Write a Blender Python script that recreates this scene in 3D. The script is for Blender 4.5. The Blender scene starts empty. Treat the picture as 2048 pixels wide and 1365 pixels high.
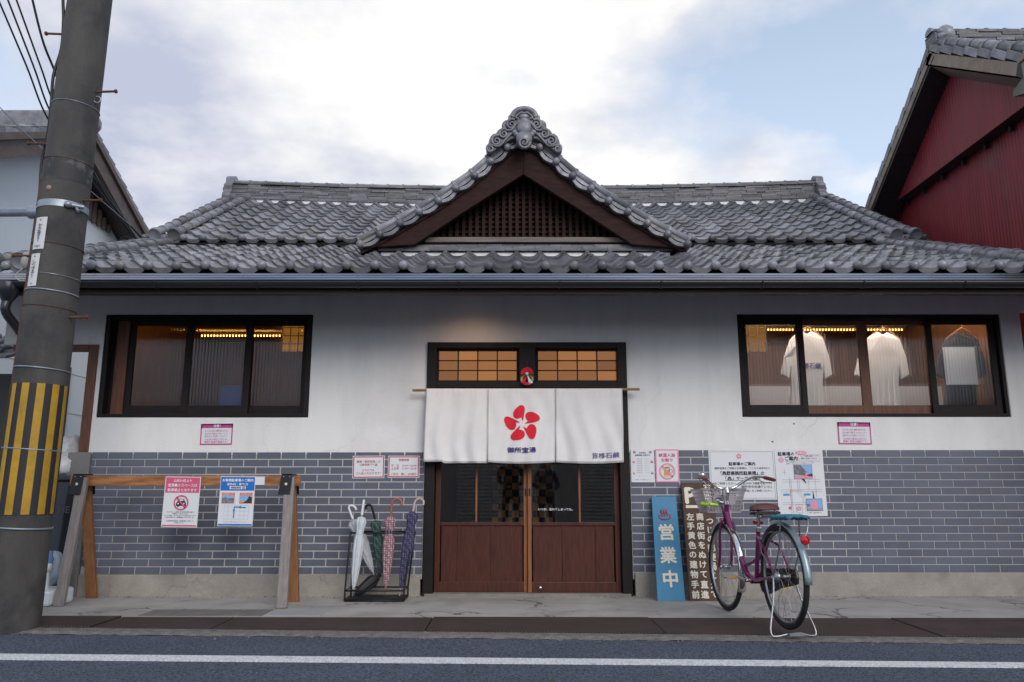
import bpy, math, random
from mathutils import Vector, Matrix
random.seed(7)
V = Vector
sc = bpy.context.scene
col = sc.collection
# ------------------------------------------------------------------ camera
F, CX, CY, TH, H = 1540.0, 1024.0, 682.5, math.radians(10.83), 0.98
cam = bpy.data.cameras.new('camera'); cam.sensor_width = 36; cam.lens = 36 * F / 2048; cam.clip_end = 2000
co = bpy.data.objects.new('camera', cam); col.objects.link(co)
co.location = (0, 0, H); co.rotation_euler = (math.pi / 2 + TH, 0, 0); sc.camera = co
# ------------------------------------------------------------------ light and sky
SUN_EL, SUN_AZ = math.radians(30), math.radians(158)     # azimuth from +Y, clockwise: behind the camera
w = bpy.data.worlds.new('World'); sc.world = w; w.use_nodes = True
nt = w.node_tree; nt.nodes.clear()
def N(t, ty, **k):
    n = t.nodes.new(ty)
    for a, b in k.items(): setattr(n, a, b)
    return n
out = N(nt, 'ShaderNodeOutputWorld'); bg = N(nt, 'ShaderNodeBackground'); bg.inputs[1].default_value = 0.1
sky = N(nt, 'ShaderNodeTexSky', sky_type='NISHITA', sun_disc=False, sun_elevation=SUN_EL, sun_rotation=SUN_AZ)
sky.air_density = 1.0; sky.dust_density = 1.5; sky.ozone_density = 1.5
tc = N(nt, 'ShaderNodeTexCoord'); sep = N(nt, 'ShaderNodeSeparateXYZ'); nt.links.new(tc.outputs['Generated'], sep.inputs[0])
zz = N(nt, 'ShaderNodeMath', operation='MAXIMUM'); nt.links.new(sep.outputs[2], zz.inputs[0]); zz.inputs[1].default_value = 0.0
za = N(nt, 'ShaderNodeMath', operation='ADD'); nt.links.new(zz.outputs[0], za.inputs[0]); za.inputs[1].default_value = 0.22
dv = N(nt, 'ShaderNodeVectorMath', operation='DIVIDE'); cmb = N(nt, 'ShaderNodeCombineXYZ')
for i in range(3): nt.links.new(za.outputs[0], cmb.inputs[i])
nt.links.new(tc.outputs['Generated'], dv.inputs[0]); nt.links.new(cmb.outputs[0], dv.inputs[1])
mp = N(nt, 'ShaderNodeMapping'); mp.inputs['Location'].default_value = (3.35, 1.9, 0); nt.links.new(dv.outputs[0], mp.inputs[0])
n1 = N(nt, 'ShaderNodeTexNoise'); n1.inputs['Scale'].default_value = 1.35; n1.inputs['Detail'].default_value = 9; n1.inputs['Roughness'].default_value = 0.56
nt.links.new(mp.outputs[0], n1.inputs['Vector'])
def lobe(px, py, c0, c1, amt):          # broad cloud bank centred on a direction
    d = V(((px - CX) / F, math.cos(TH) + math.sin(TH) * (py - CY) / F, math.sin(TH) - math.cos(TH) * (py - CY) / F)).normalized()
    vn = N(nt, 'ShaderNodeVectorMath', operation='NORMALIZE'); nt.links.new(tc.outputs['Generated'], vn.inputs[0])
    dp = N(nt, 'ShaderNodeVectorMath', operation='DOT_PRODUCT'); nt.links.new(vn.outputs[0], dp.inputs[0]); dp.inputs[1].default_value = d
    r = N(nt, 'ShaderNodeMapRange', interpolation_type='SMOOTHSTEP'); nt.links.new(dp.outputs['Value'], r.inputs[0])
    for i, v in enumerate((math.cos(math.radians(c0)), math.cos(math.radians(c1)), 0, amt)): r.inputs[1 + i].default_value = v
    return r.outputs[0]
def mth(op, a, b):
    n = N(nt, 'ShaderNodeMath', operation=op)
    for i, v in enumerate((a, b)):
        if isinstance(v, (int, float)): n.inputs[i].default_value = v
        else: nt.links.new(v, n.inputs[i])
    return n.outputs[0]
def rmp(sock, a, b, c=0.0, d=1.0):
    r = N(nt, 'ShaderNodeMapRange'); nt.links.new(sock, r.inputs[0])
    for i, v in enumerate((a, b, c, d)): r.inputs[1 + i].default_value = v
    return r.outputs[0]
cover = mth('ADD', n1.outputs[0], lobe(760, 190, 32, 6, .22)); cover = rmp(cover, .49, .63)
veil = rmp(sep.outputs[2], 0.15, .62, .92, .42)                    # haze that thins with height
hz_ = N(nt, 'ShaderNodeMix', data_type='RGBA'); nt.links.new(veil, hz_.inputs[0]); nt.links.new(sky.outputs[0], hz_.inputs[6]); hz_.inputs[7].default_value = (6.9, 8.2, 10.2, 1)
n2 = N(nt, 'ShaderNodeTexNoise'); n2.inputs['Scale'].default_value = 2.9; n2.inputs['Detail'].default_value = 9; n2.inputs['Roughness'].default_value = 0.55
mp2 = N(nt, 'ShaderNodeMapping'); mp2.inputs['Location'].default_value = (9.1, 4.7, 2); nt.links.new(dv.outputs[0], mp2.inputs[0]); nt.links.new(mp2.outputs[0], n2.inputs['Vector'])
shade = mth('ADD', n2.outputs[0], lobe(330, 300, 22, 3, .17)); shade = mth('SUBTRACT', shade, lobe(880, 140, 18, 4, .10))
r2 = N(nt, 'ShaderNodeValToRGB')
r2.color_ramp.elements[0].position = 0.44; r2.color_ramp.elements[0].color = (8.7, 8.6, 8.5, 1)
r2.color_ramp.elements[1].position = 0.74; r2.color_ramp.elements[1].color = (4.6, 4.95, 6.2, 1)
nt.links.new(shade, r2.inputs[0])
mx = N(nt, 'ShaderNodeMix', data_type='RGBA'); nt.links.new(cover, mx.inputs[0])
nt.links.new(hz_.outputs[2], mx.inputs[6]); nt.links.new(r2.outputs[0], mx.inputs[7])
nt.links.new(mx.outputs[2], bg.inputs[0]); nt.links.new(bg.outputs[0], out.inputs[0])
sl = bpy.data.lights.new('sun', 'SUN'); sl.energy = 1.35; sl.angle = math.radians(35); sl.color = (1.0, 0.94, 0.89)
so = bpy.data.objects.new('sun', sl); col.objects.link(so)
sd = V((math.sin(SUN_AZ) * math.cos(SUN_EL), math.cos(SUN_AZ) * math.cos(SUN_EL), math.sin(SUN_EL)))
so.rotation_euler = (-sd).to_track_quat('-Z', 'Y').to_euler(); so.location = sd * 30
sc.view_settings.view_transform = 'Standard'; sc.view_settings.look = 'None'; sc.view_settings.exposure = 0.25; sc.view_settings.gamma = 1
sc.view_settings.use_curve_mapping = False
sc.cycles.use_denoising = True; sc.cycles.max_bounces = 8; sc.cycles.transparent_max_bounces = 12
sc.cycles.sample_clamp_indirect = 6; sc.cycles.caustics_refractive = False; sc.cycles.caustics_reflective = False

# ------------------------------------------------------------------ pixel helpers (photo pixel + a known plane -> point)
def ray(px, py):
    d = -(py - CY) / F
    return V(((px - CX) / F, math.cos(TH) - math.sin(TH) * d, math.sin(TH) + math.cos(TH) * d))
def P(px, py, Y):
    r = ray(px, py); return V((0, 0, H)) + r * (Y / r.y)
def G(px, py, z=0.0):
    r = ray(px, py); return V((0, 0, H)) + r * ((z - H) / r.z)
def PX(px, py, X):
    r = ray(px, py); return V((0, 0, H)) + r * (X / r.x)

# ------------------------------------------------------------------ materials
MATS = {}
def mat(name, c, rough=0.6, metal=0.0, c2=None, scale=6.0, stretch=(1, 1, 1), lo=0.35, hi=0.7, bump=0.0, bscale=60.0, spec=0.5, rnd=0.0, tint=False, coat=0.0, bstretch=None, detail=6.0, c3=None, scale3=1.5, lo3=.5, hi3=.7, fine=0.0, fscale=240.0, rvar=0.0):
    if name in MATS: return MATS[name]
    m = bpy.data.materials.new(name); m.use_nodes = True; t = m.node_tree; b = t.nodes['Principled BSDF']
    b.inputs['Roughness'].default_value = rough; b.inputs['Metallic'].default_value = metal
    b.inputs['Specular IOR Level'].default_value = spec; b.inputs['Coat Weight'].default_value = coat
    geo = N(t, 'ShaderNodeNewGeometry'); cur = None
    def mapped(st):
        mp = N(t, 'ShaderNodeMapping'); mp.inputs['Scale'].default_value = st; t.links.new(geo.outputs['Position'], mp.inputs[0]); return mp
    def noise(sc_, st=(1, 1, 1), d=6.0):
        n = N(t, 'ShaderNodeTexNoise'); n.inputs['Scale'].default_value = sc_; n.inputs['Detail'].default_value = d; n.inputs['Roughness'].default_value = .62
        t.links.new(mapped(st).outputs[0], n.inputs['Vector']); return n
    def rng(sock, a, b_, c_=0.0, d=1.0):
        r = N(t, 'ShaderNodeMapRange'); t.links.new(sock, r.inputs[0])
        for i, v in enumerate((a, b_, c_, d)): r.inputs[1 + i].default_value = v
        return r.outputs[0]
    def mixc(fac, a, b_):
        x = N(t, 'ShaderNodeMix', data_type='RGBA'); t.links.new(fac, x.inputs[0])
        for i, v in ((6, a), (7, b_)):
            if isinstance(v, tuple): x.inputs[i].default_value = (*v, 1)
            else: t.links.new(v, x.inputs[i])
        return x.outputs[2]
    cur = tuple(c)
    if c2: cur = mixc(rng(noise(scale, stretch, detail).outputs[0], lo, hi), cur, tuple(c2))
    if c3: cur = mixc(rng(noise(scale3, (1, 1, 1), 5).outputs[0], lo3, hi3), cur, tuple(c3))
    if fine:
        v = rng(noise(fscale, (1, 1, 1), 2).outputs[0], .3, .7, 1 - fine, 1 + fine)
        x = N(t, 'ShaderNodeVectorMath', operation='SCALE')
        if isinstance(cur, tuple): x.inputs[0].default_value = cur
        else: t.links.new(cur, x.inputs[0])
        t.links.new(v, x.inputs['Scale']); cur = x.outputs[0]
    if rnd:
        if tint:
            a = N(t, 'ShaderNodeAttribute', attribute_name='tint'); s = a.outputs['Fac']
        else:
            a = N(t, 'ShaderNodeObjectInfo'); s = a.outputs['Random']
        v = rng(s, 0, 1, 1 - rnd, 1 + rnd)
        x = N(t, 'ShaderNodeVectorMath', operation='SCALE')
        if isinstance(cur, tuple): x.inputs[0].default_value = cur
        else: t.links.new(cur, x.inputs[0])
        t.links.new(v, x.inputs['Scale']); cur = x.outputs[0]
    if isinstance(cur, tuple): b.inputs['Base Color'].default_value = (*cur, 1)
    else: t.links.new(cur, b.inputs['Base Color'])
    if rvar: t.links.new(rng(noise(14.0).outputs[0], .3, .7, rough - rvar / 2, rough + rvar / 2), b.inputs['Roughness'])
    if bump:
        bn = N(t, 'ShaderNodeBump'); bn.inputs['Strength'].default_value = bump; bn.inputs['Distance'].default_value = 0.01
        t.links.new(noise(bscale, bstretch or stretch, 4).outputs[0], bn.inputs['Height']); t.links.new(bn.outputs[0], b.inputs['Normal'])
    MATS[name] = m
    return m
def emis(name, c, s):
    if name in MATS: return MATS[name]
    m = bpy.data.materials.new(name); m.use_nodes = True; t = m.node_tree; t.nodes.clear()
    e = N(t, 'ShaderNodeEmission'); e.inputs[0].default_value = (*c, 1); e.inputs[1].default_value = s
    o = N(t, 'ShaderNodeOutputMaterial'); t.links.new(e.outputs[0], o.inputs[0]); MATS[name] = m; return m
def glass_mat(name, tint=(.92, .93, .93), refr=0.0, gl_rough=0.02, boost=1.0):
    m = bpy.data.materials.new(name); m.use_nodes = True; t = m.node_tree; t.nodes.clear()
    o = N(t, 'ShaderNodeOutputMaterial'); tr = N(t, 'ShaderNodeBsdfTransparent'); tr.inputs[0].default_value = (*tint, 1)
    body = tr.outputs[0]
    if refr:
        rf = N(t, 'ShaderNodeBsdfRefraction'); rf.inputs['IOR'].default_value = 1.22; rf.inputs['Roughness'].default_value = .04; rf.inputs[0].default_value = (*tint, 1)
        ms = N(t, 'ShaderNodeMixShader'); ms.inputs[0].default_value = refr; t.links.new(tr.outputs[0], ms.inputs[1]); t.links.new(rf.outputs[0], ms.inputs[2]); body = ms.outputs[0]
    fr = N(t, 'ShaderNodeFresnel'); fr.inputs[0].default_value = 1.5
    mul = N(t, 'ShaderNodeMath', operation='MULTIPLY'); mul.inputs[1].default_value = boost; mul.use_clamp = True; t.links.new(fr.outputs[0], mul.inputs[0])
    gl = N(t, 'ShaderNodeBsdfGlossy'); gl.inputs['Roughness'].default_value = gl_rough
    ms = N(t, 'ShaderNodeMixShader'); t.links.new(mul.outputs[0], ms.inputs[0]); t.links.new(body, ms.inputs[1]); t.links.new(gl.outputs[0], ms.inputs[2])
    t.links.new(ms.outputs[0], o.inputs[0]); MATS[name] = m; return m

PLASTER = mat('plaster', (.83, .825, .815), .85, c2=(.72, .715, .705), scale=5, stretch=(1, 1, .18), lo=.42, hi=.85, bump=.35, bscale=60, bstretch=(1, 1, 1), c3=(.64, .62, .60), scale3=1.1, lo3=.56, hi3=.9)
WTILE = mat('wall_tile', (.130, .144, .188), .30, c2=(.108, .120, .158), scale=4, rnd=.09, spec=.5, bump=.05, bscale=120, c3=(.140, .140, .170), scale3=2.0, lo3=.5, hi3=.8)
WTILE_T = mat('wall_tile_rest', (.130, .144, .188), .30, c2=(.108, .120, .158), scale=4, rnd=.09, tint=True, bump=.05, bscale=120, c3=(.140, .140, .170), scale3=2.0, lo3=.5, hi3=.8)
GROUT = mat('grout', (.47, .465, .455), .9, c2=(.48, .46, .43), scale=4)
CONC = mat('concrete', (.36, .335, .30), .9, c2=(.25, .23, .205), scale=3.2, bump=.5, bscale=55, c3=(.13, .12, .11), scale3=2.3, lo3=.58, hi3=.8, fine=.15)
KAWARA = mat('roof_tile', (.235, .236, .268), .47, metal=.1, c2=(.112, .112, .126), scale=7, rnd=.42, spec=.55, bump=.18, bscale=70, c3=(.25, .235, .205), scale3=5.5, lo3=.54, hi3=.72, rvar=.35)
KAWARA_T = mat('roof_tile_rest', (.235, .236, .268), .47, metal=.1, c2=(.112, .112, .126), scale=7, rnd=.42, tint=True, spec=.55, bump=.18, bscale=70, c3=(.25, .235, .205), scale3=5.5, lo3=.54, hi3=.72, rvar=.35)
NOSHI = mat('ridge_stack_tile', (.165, .162, .18), .6, c2=(.085, .082, .088), scale=7, stretch=(1, 1, 5), rnd=.35, tint=True, bump=.3, bscale=50, c3=(.20, .19, .18), scale3=3, lo3=.55, hi3=.72)
DARKW = mat('dark_wood', (.017, .013, .013), .6, spec=.25, c2=(.009, .007, .008), scale=9, stretch=(1, 1, 6), bump=.2, bscale=40)
GABLEW = mat('gable_wood', (.040, .018, .015), .7, spec=.15, c2=(.021, .010, .009), scale=7, stretch=(1, 4, 4), bump=.2, bscale=40)
DOORW = mat('door_wood', (.092, .025, .014), .45, spec=.35, c2=(.042, .012, .008), scale=9, stretch=(7, 7, .7), bump=.12, bscale=60, bstretch=(8, 8, 1), coat=.15)
DOORL = mat('door_stile_wood', (.30, .12, .045), .42, c2=(.19, .065, .025), scale=9, stretch=(8, 8, .6), bump=.1, bscale=60)
BROWNW = mat('brown_wood', (.17, .065, .032), .55, c2=(.085, .03, .018), scale=8, stretch=(6, 6, .7), bump=.2, bscale=50)
WOODOR = mat('orange_wood', (.42, .19, .07), .55, c2=(.22, .085, .03), scale=5, stretch=(.8, 5, 5), bump=.2, bscale=40, lo=.4, hi=.62)
WOODLEG = mat('leg_wood', (.30, .135, .05), .6, c2=(.17, .07, .03), scale=6, stretch=(6, 6, .8), bump=.2, bscale=40)
WOODGR = mat('weathered_wood', (.30, .265, .25), .75, c2=(.20, .175, .165), scale=6, stretch=(7, 7, .6), bump=.3, bscale=40, c3=(.13, .10, .085), scale3=9, lo3=.66, hi3=.74)
OLDWOOD = mat('old_board', (.22, .19, .165), .8, c2=(.12, .10, .09), scale=6, stretch=(.5, 4, 8), bump=.3, bscale=40)
BLACKM = mat('black_metal', (.012, .012, .014), .45, metal=.3)
GUTTER = mat('gutter', (.018, .02, .026), .32, spec=.6)
FLASH = mat('flashing', (.42, .44, .50), .2, metal=.95, c2=(.22, .23, .27), scale=3, stretch=(.4, 4, 4))
WHITE = mat('white_paint', (.8, .8, .8), .6)
PAPER = mat('paper', (.74, .755, .78), .55)
CLOTH = mat('white_cloth', (.80, .785, .775), .9, c2=(.74, .725, .715), scale=5, bump=.15, bscale=220)
REDP = mat('red_print', (.72, .012, .035), .8)
PINK = mat('pink_print', (.66, .10, .22), .55)
PINKL = mat('pale_pink_print', (.80, .30, .42), .55)
MAGENTA = mat('magenta_print', (.50, .045, .24), .55)
BLUEP = mat('blue_print', (.015, .16, .55), .5)
NAVYP = mat('navy_print', (.07, .06, .22), .8)
BLACKP = mat('black_print', (.03, .03, .04), .6)
GREYP = mat('grey_print', (.32, .34, .38), .6)
GREENP = mat('green_print', (.16, .25, .08), .6)
YELP = mat('yellow_print', (.70, .36, .05), .6)
ORP = mat('orange_print', (.75, .20, .12), .6)
SKYP = mat('sky_print', (.25, .45, .75), .6)
DKP = mat('dark_photo_print', (.08, .08, .10), .6, c2=(.30, .30, .32), scale=60)
REDB = mat('dark_red_print', (.45, .03, .04), .6)
CYANP = mat('cyan_print', (.04, .38, .66), .6)
SIGNBLUE = mat('sign_blue', (.006, .19, .36), .5, c2=(.004, .15, .30), scale=7, stretch=(1, 1, .4), bump=.05, bscale=60)
SIGNBROWN = mat('sign_brown', (.085, .042, .028), .7, c2=(.05, .025, .018), scale=6, stretch=(5, 5, .6), bump=.15, bscale=50)
CREAM = mat('cream_paint', (.72, .68, .56), .7)
CHROME = mat('chrome', (.72, .72, .74), .16, metal=1.0)
STEEL = mat('steel', (.45, .46, .48), .35, metal=.9, c2=(.32, .32, .34), scale=12)
GALV = mat('galvanised', (.36, .40, .45), .45, metal=.6, c2=(.26, .29, .33), scale=14)
RUBBER = mat('rubber', (.014, .014, .015), .75)
PURPLE = mat('purple_paint', (.16, .006, .085), .28, coat=.6)
GRIP = mat('grip_brown', (.16, .035, .035), .6)
SADDLE = mat('saddle_leather', (.10, .035, .034), .5, c2=(.11, .035, .032), scale=14)
BASKET = mat('basket_wire', (.40, .36, .40), .5)
REDREF = mat('reflector_red', (.50, .008, .012), .2, coat=.5)
LIME = mat('lime_tape', (.45, .72, .02), .5)
TEAL = mat('teal_net', (.05, .22, .29), .8, c2=(.02, .11, .17), scale=120)
RUST = mat('rust', (.14, .055, .03), .85, c2=(.07, .03, .02), scale=25)
POLE = mat('pole_concrete', (.085, .079, .073), .85, c2=(.052, .049, .047), scale=5, stretch=(1, 1, .35), bump=.4, bscale=90, c3=(.032, .032, .034), scale3=2.6, lo3=.50, hi3=.68, fine=.22)
YEL = mat('stripe_yellow', (.47, .27, .012), .6, c2=(.33, .18, .012), scale=9)
STRB = mat('stripe_black', (.018, .02, .024), .7)
REDWALL = mat('red_metal', (.26, .020, .028), .55, c2=(.17, .014, .020), scale=1.6, stretch=(1, 3, .3), c3=(.20, .045, .04), scale3=2.2, lo3=.55, hi3=.8)
BLUEWALL = mat('pale_wall', (.72, .77, .82), .8, c2=(.66, .72, .78), scale=1.2)
BROWNB = mat('barge_brown', (.13, .10, .09), .75, c2=(.08, .06, .055), scale=6, stretch=(5, 1, 2), bump=.2, bscale=40)
TANB = mat('fascia_tan', (.34, .26, .20), .8, c2=(.22, .165, .125), scale=5, bump=.2, bscale=40)
SOFB = mat('soffit_brown', (.20, .14, .11), .8, c2=(.13, .09, .075), scale=5, bump=.2, bscale=40)
BLACKB = mat('black_board', (.018, .019, .024), .6)
INTW = mat('interior_wood', (.20, .085, .03), .6, c2=(.12, .05, .02), scale=4, stretch=(4, 4, .6))
INTD = mat('interior_dark', (.05, .03, .022), .7)
BINM = mat('bin_plastic', (.035, .042, .06), .5)
BAGW = mat('white_bag', (.72, .74, .78), .45, c2=(.6, .62, .68), scale=7, bump=.8, bscale=14)
def cracks(m, scale, width, colr, lo, hi, amt, dist=.7):
    t = m.node_tree; bs = t.nodes['Principled BSDF']; src = bs.inputs['Base Color'].links[0].from_socket
    g = N(t, 'ShaderNodeNewGeometry'); nz = N(t, 'ShaderNodeTexNoise'); nz.inputs['Scale'].default_value = 2.5; nz.inputs['Detail'].default_value = 6; t.links.new(g.outputs[0], nz.inputs[0])
    ad = N(t, 'ShaderNodeVectorMath', operation='MULTIPLY_ADD'); t.links.new(nz.outputs[1], ad.inputs[0]); ad.inputs[1].default_value = (dist,) * 3; t.links.new(g.outputs[0], ad.inputs[2])
    vo = N(t, 'ShaderNodeTexVoronoi', feature='DISTANCE_TO_EDGE'); vo.inputs['Scale'].default_value = scale; t.links.new(ad.outputs[0], vo.inputs[0])
    a = N(t, 'ShaderNodeMapRange'); t.links.new(vo.outputs[0], a.inputs[0]); a.inputs[2].default_value = width; a.inputs[3].default_value = amt; a.inputs[4].default_value = 0
    ms = N(t, 'ShaderNodeTexNoise'); ms.inputs['Scale'].default_value = .8; t.links.new(g.outputs[0], ms.inputs[0]); b2 = N(t, 'ShaderNodeMapRange'); t.links.new(ms.outputs[0], b2.inputs[0]); b2.inputs[1].default_value = lo; b2.inputs[2].default_value = hi
    mm = N(t, 'ShaderNodeMath', operation='MULTIPLY'); t.links.new(a.outputs[0], mm.inputs[0]); t.links.new(b2.outputs[0], mm.inputs[1])
    x = N(t, 'ShaderNodeMix', data_type='RGBA'); t.links.new(mm.outputs[0], x.inputs[0]); t.links.new(src, x.inputs[6]); x.inputs[7].default_value = (*colr, 1); t.links.new(x.outputs[2], bs.inputs['Base Color'])
cracks(PLASTER, .75, .010, (.40, .385, .37), .52, .66, .28); cracks(CONC, 1.1, .010, (.09, .085, .08), .50, .64, .45)
PLASTW = mat('white_plastic', (.68, .74, .76), .4)
GLASS = glass_mat('window_glass', (.92, .92, .91), boost=3.4)
PLAIN = glass_mat('plain_glass', (.95, .95, .94), boost=.8)
REED = glass_mat('reeded_glass', (.94, .94, .93), refr=.22, gl_rough=.07, boost=1.5)
CLEARP = mat('clear_vinyl', (.66, .70, .74), .25, coat=.4); CLEARP.node_tree.nodes['Principled BSDF'].inputs['Alpha'].default_value = .5

# ------------------------------------------------------------------ mesh builder
class MB:
    def __init__(s): s.v = []; s.f = []; s.sm = []; s.tint = []; s.cur = 0.5
    def add(s, vs, fs, sm=False):
        o = len(s.v); s.v += [tuple(v) for v in vs]
        s.f += [tuple(i + o for i in f) for f in fs]; s.sm += [sm] * len(fs); s.tint += [s.cur] * len(fs)
        return s
    def obox(s, c, a, b, d):
        c, a, b, d = V(c), V(a), V(b), V(d)
        vs = [c + a * i + b * j + d * k for i in (-1, 1) for j in (-1, 1) for k in (-1, 1)]
        return s.add(vs, [(0, 1, 3, 2), (4, 6, 7, 5), (0, 4, 5, 1), (2, 3, 7, 6), (0, 2, 6, 4), (1, 5, 7, 3)])
    def box(s, x0, x1, y0, y1, z0, z1):
        return s.obox(((x0 + x1) / 2, (y0 + y1) / 2, (z0 + z1) / 2), (abs(x1 - x0) / 2, 0, 0), (0, abs(y1 - y0) / 2, 0), (0, 0, abs(z1 - z0) / 2))
    def beam(s, p0, p1, w, h, up=(0, 0, 1)):
        p0, p1, up = V(p0), V(p1), V(up); d = p1 - p0; n = d.normalized()
        a = n.cross(up); a = a.normalized() if a.length > 1e-6 else V((1, 0, 0)); b = a.cross(n).normalized()
        return s.obox((p0 + p1) / 2, d / 2, a * (w / 2), b * (h / 2))
    def tube(s, pts, r, n=8, caps=True, closed=False):
        pts = [V(p) for p in pts]; m = len(pts); rs = r if isinstance(r, (list, tuple)) else [r] * m
        vs = []; prev = None
        for i, p in enumerate(pts):
            if closed: d = pts[(i + 1) % m] - pts[i - 1]
            else: d = pts[min(i + 1, m - 1)] - pts[max(i - 1, 0)]
            d = d.normalized() if d.length > 1e-9 else V((0, 0, 1))
            if prev is None:
                u = d.cross(V((0, 0, 1)));
                if u.length < 1e-3: u = d.cross(V((0, 1, 0)))
            else:
                u = prev - d * prev.dot(d)
            u.normalize(); prev = u; q = d.cross(u)
            vs += [p + (u * math.cos(2 * math.pi * k / n) + q * math.sin(2 * math.pi * k / n)) * rs[i] for k in range(n)]
        fs = []
        for i in range(m if closed else m - 1):
            a, b = i * n, ((i + 1) % m) * n
            fs += [(a + k, a + (k + 1) % n, b + (k + 1) % n, b + k) for k in range(n)]
        s.add(vs, fs, True)
        if caps and not closed:
            s.add([vs[k] for k in range(n)], [tuple(reversed(range(n)))]); s.add([vs[(m - 1) * n + k] for k in range(n)], [tuple(range(n))])
        return s
    def lathe(s, prof, n=16, o=(0, 0, 0), ax=(0, 0, 1), sx=1.0, pleat=0.0, np_=8):
        ax = V(ax).normalized(); u = ax.cross(V((0, 1, 0)));
        if u.length < 1e-3: u = ax.cross(V((1, 0, 0)))
        u.normalize(); q = ax.cross(u); o = V(o); vs = []
        for r, z in prof:
            for k in range(n):
                a = 2 * math.pi * k / n; rr = r * (1 + pleat * math.cos(np_ * a))
                vs.append(o + ax * z + (u * math.cos(a) * sx + q * math.sin(a)) * rr)
        fs = [(i * n + k, i * n + (k + 1) % n, (i + 1) * n + (k + 1) % n, (i + 1) * n + k) for i in range(len(prof) - 1) for k in range(n)]
        s.add(vs, fs, True)
        if prof[0][0] > 1e-4: s.add(vs[:n], [tuple(reversed(range(n)))])
        if prof[-1][0] > 1e-4: s.add(vs[-n:], [tuple(range(n))])
        return s
    def ball(s, c, r, n=10, squash=(1, 1, 1)):
        vs = []; fs = []; m = n // 2
        for i in range(m + 1):
            t = math.pi * i / m
            for k in range(n):
                a = 2 * math.pi * k / n
                vs.append((c[0] + r * squash[0] * math.sin(t) * math.cos(a), c[1] + r * squash[1] * math.sin(t) * math.sin(a), c[2] + r * squash[2] * math.cos(t)))
        for i in range(m):
            for k in range(n): fs.append((i * n + k, (i + 1) * n + k, (i + 1) * n + (k + 1) % n, i * n + (k + 1) % n))
        return s.add(vs, fs, True)
    def prism(s, pts, d):
        pts = [V(p) for p in pts]; d = V(d); n = len(pts)
        s.add(pts + [p + d for p in pts], [tuple(range(n)), tuple(reversed(range(n, 2 * n)))] + [(i, i + n, (i + 1) % n + n, (i + 1) % n) for i in range(n)])
        return s
    def grid(s, fn, nu, nv, sm=True):
        vs = [fn(i / nu, j / nv) for j in range(nv + 1) for i in range(nu + 1)]
        return s.add(vs, [(j * (nu + 1) + i, j * (nu + 1) + i + 1, (j + 1) * (nu + 1) + i + 1, (j + 1) * (nu + 1) + i) for j in range(nv) for i in range(nu)], sm)
    def mesh(s, name, m):
        me = bpy.data.meshes.new(name); me.from_pydata(s.v, [], s.f); me.materials.append(m)
        me.polygons.foreach_set('use_smooth', s.sm)
        if len(set(s.tint)) > 1:
            a = me.attributes.new('tint', 'FLOAT', 'FACE'); a.data.foreach_set('value', s.tint)
        me.update(); return me
    def build(s, name, m, parent=None, bevel=0.0, kind=None, label=None, fix=False):
        me = s.mesh(name, m)
        if fix:
            import bmesh
            b = bmesh.new(); b.from_mesh(me); bmesh.ops.recalc_face_normals(b, faces=b.faces); b.to_mesh(me); b.free()
        o = bpy.data.objects.new(name, me); col.objects.link(o)
        if parent: o.parent = parent; o.matrix_parent_inverse = pinv(parent)
        if bevel:
            bm = o.modifiers.new('bevel', 'BEVEL'); bm.width = bevel; bm.segments = 2; bm.limit_method = 'ANGLE'
        if kind: o['kind'] = kind
        if label: o['label'] = label
        return o
def wmat(o):
    m = o.matrix_basis.copy()
    if o.parent: m = wmat(o.parent) @ o.matrix_parent_inverse @ m
    return m
def pinv(o): return wmat(o).inverted()
def inst(me, name, mw, parent=None, kind=None):
    o = bpy.data.objects.new(name, me); col.objects.link(o)
    if parent: o.parent = parent; o.matrix_parent_inverse = pinv(parent)
    o.matrix_basis = mw
    if kind: o['kind'] = kind
    return o
def tag(o, label, cat, group=None):
    o['label'] = label; o['category'] = cat
    if group: o['group'] = group
    return o
def empty(name, loc, label, cat, group=None):
    o = bpy.data.objects.new(name, None); col.objects.link(o); o.location = loc; o.empty_display_size = .1
    return tag(o, label, cat, group)
def group_part(name, parent):                 # a part that only gathers sub-parts
    o = bpy.data.objects.new(name, None); col.objects.link(o); o.parent = parent; o.matrix_parent_inverse = pinv(parent); return o
TCACHE = {}
def text_mesh(body, bold=0.0, res=2):
    cu = bpy.data.curves.new('t', 'FONT'); cu.body = body; cu.size = 1.0; cu.align_x = 'CENTER'; cu.align_y = 'CENTER'
    cu.resolution_u = res; cu.fill_mode = 'FRONT'
    ob = bpy.data.objects.new('t', cu)
    me = bpy.data.meshes.new_from_object(ob)
    bpy.data.objects.remove(ob); bpy.data.curves.remove(cu)
    return me
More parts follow.
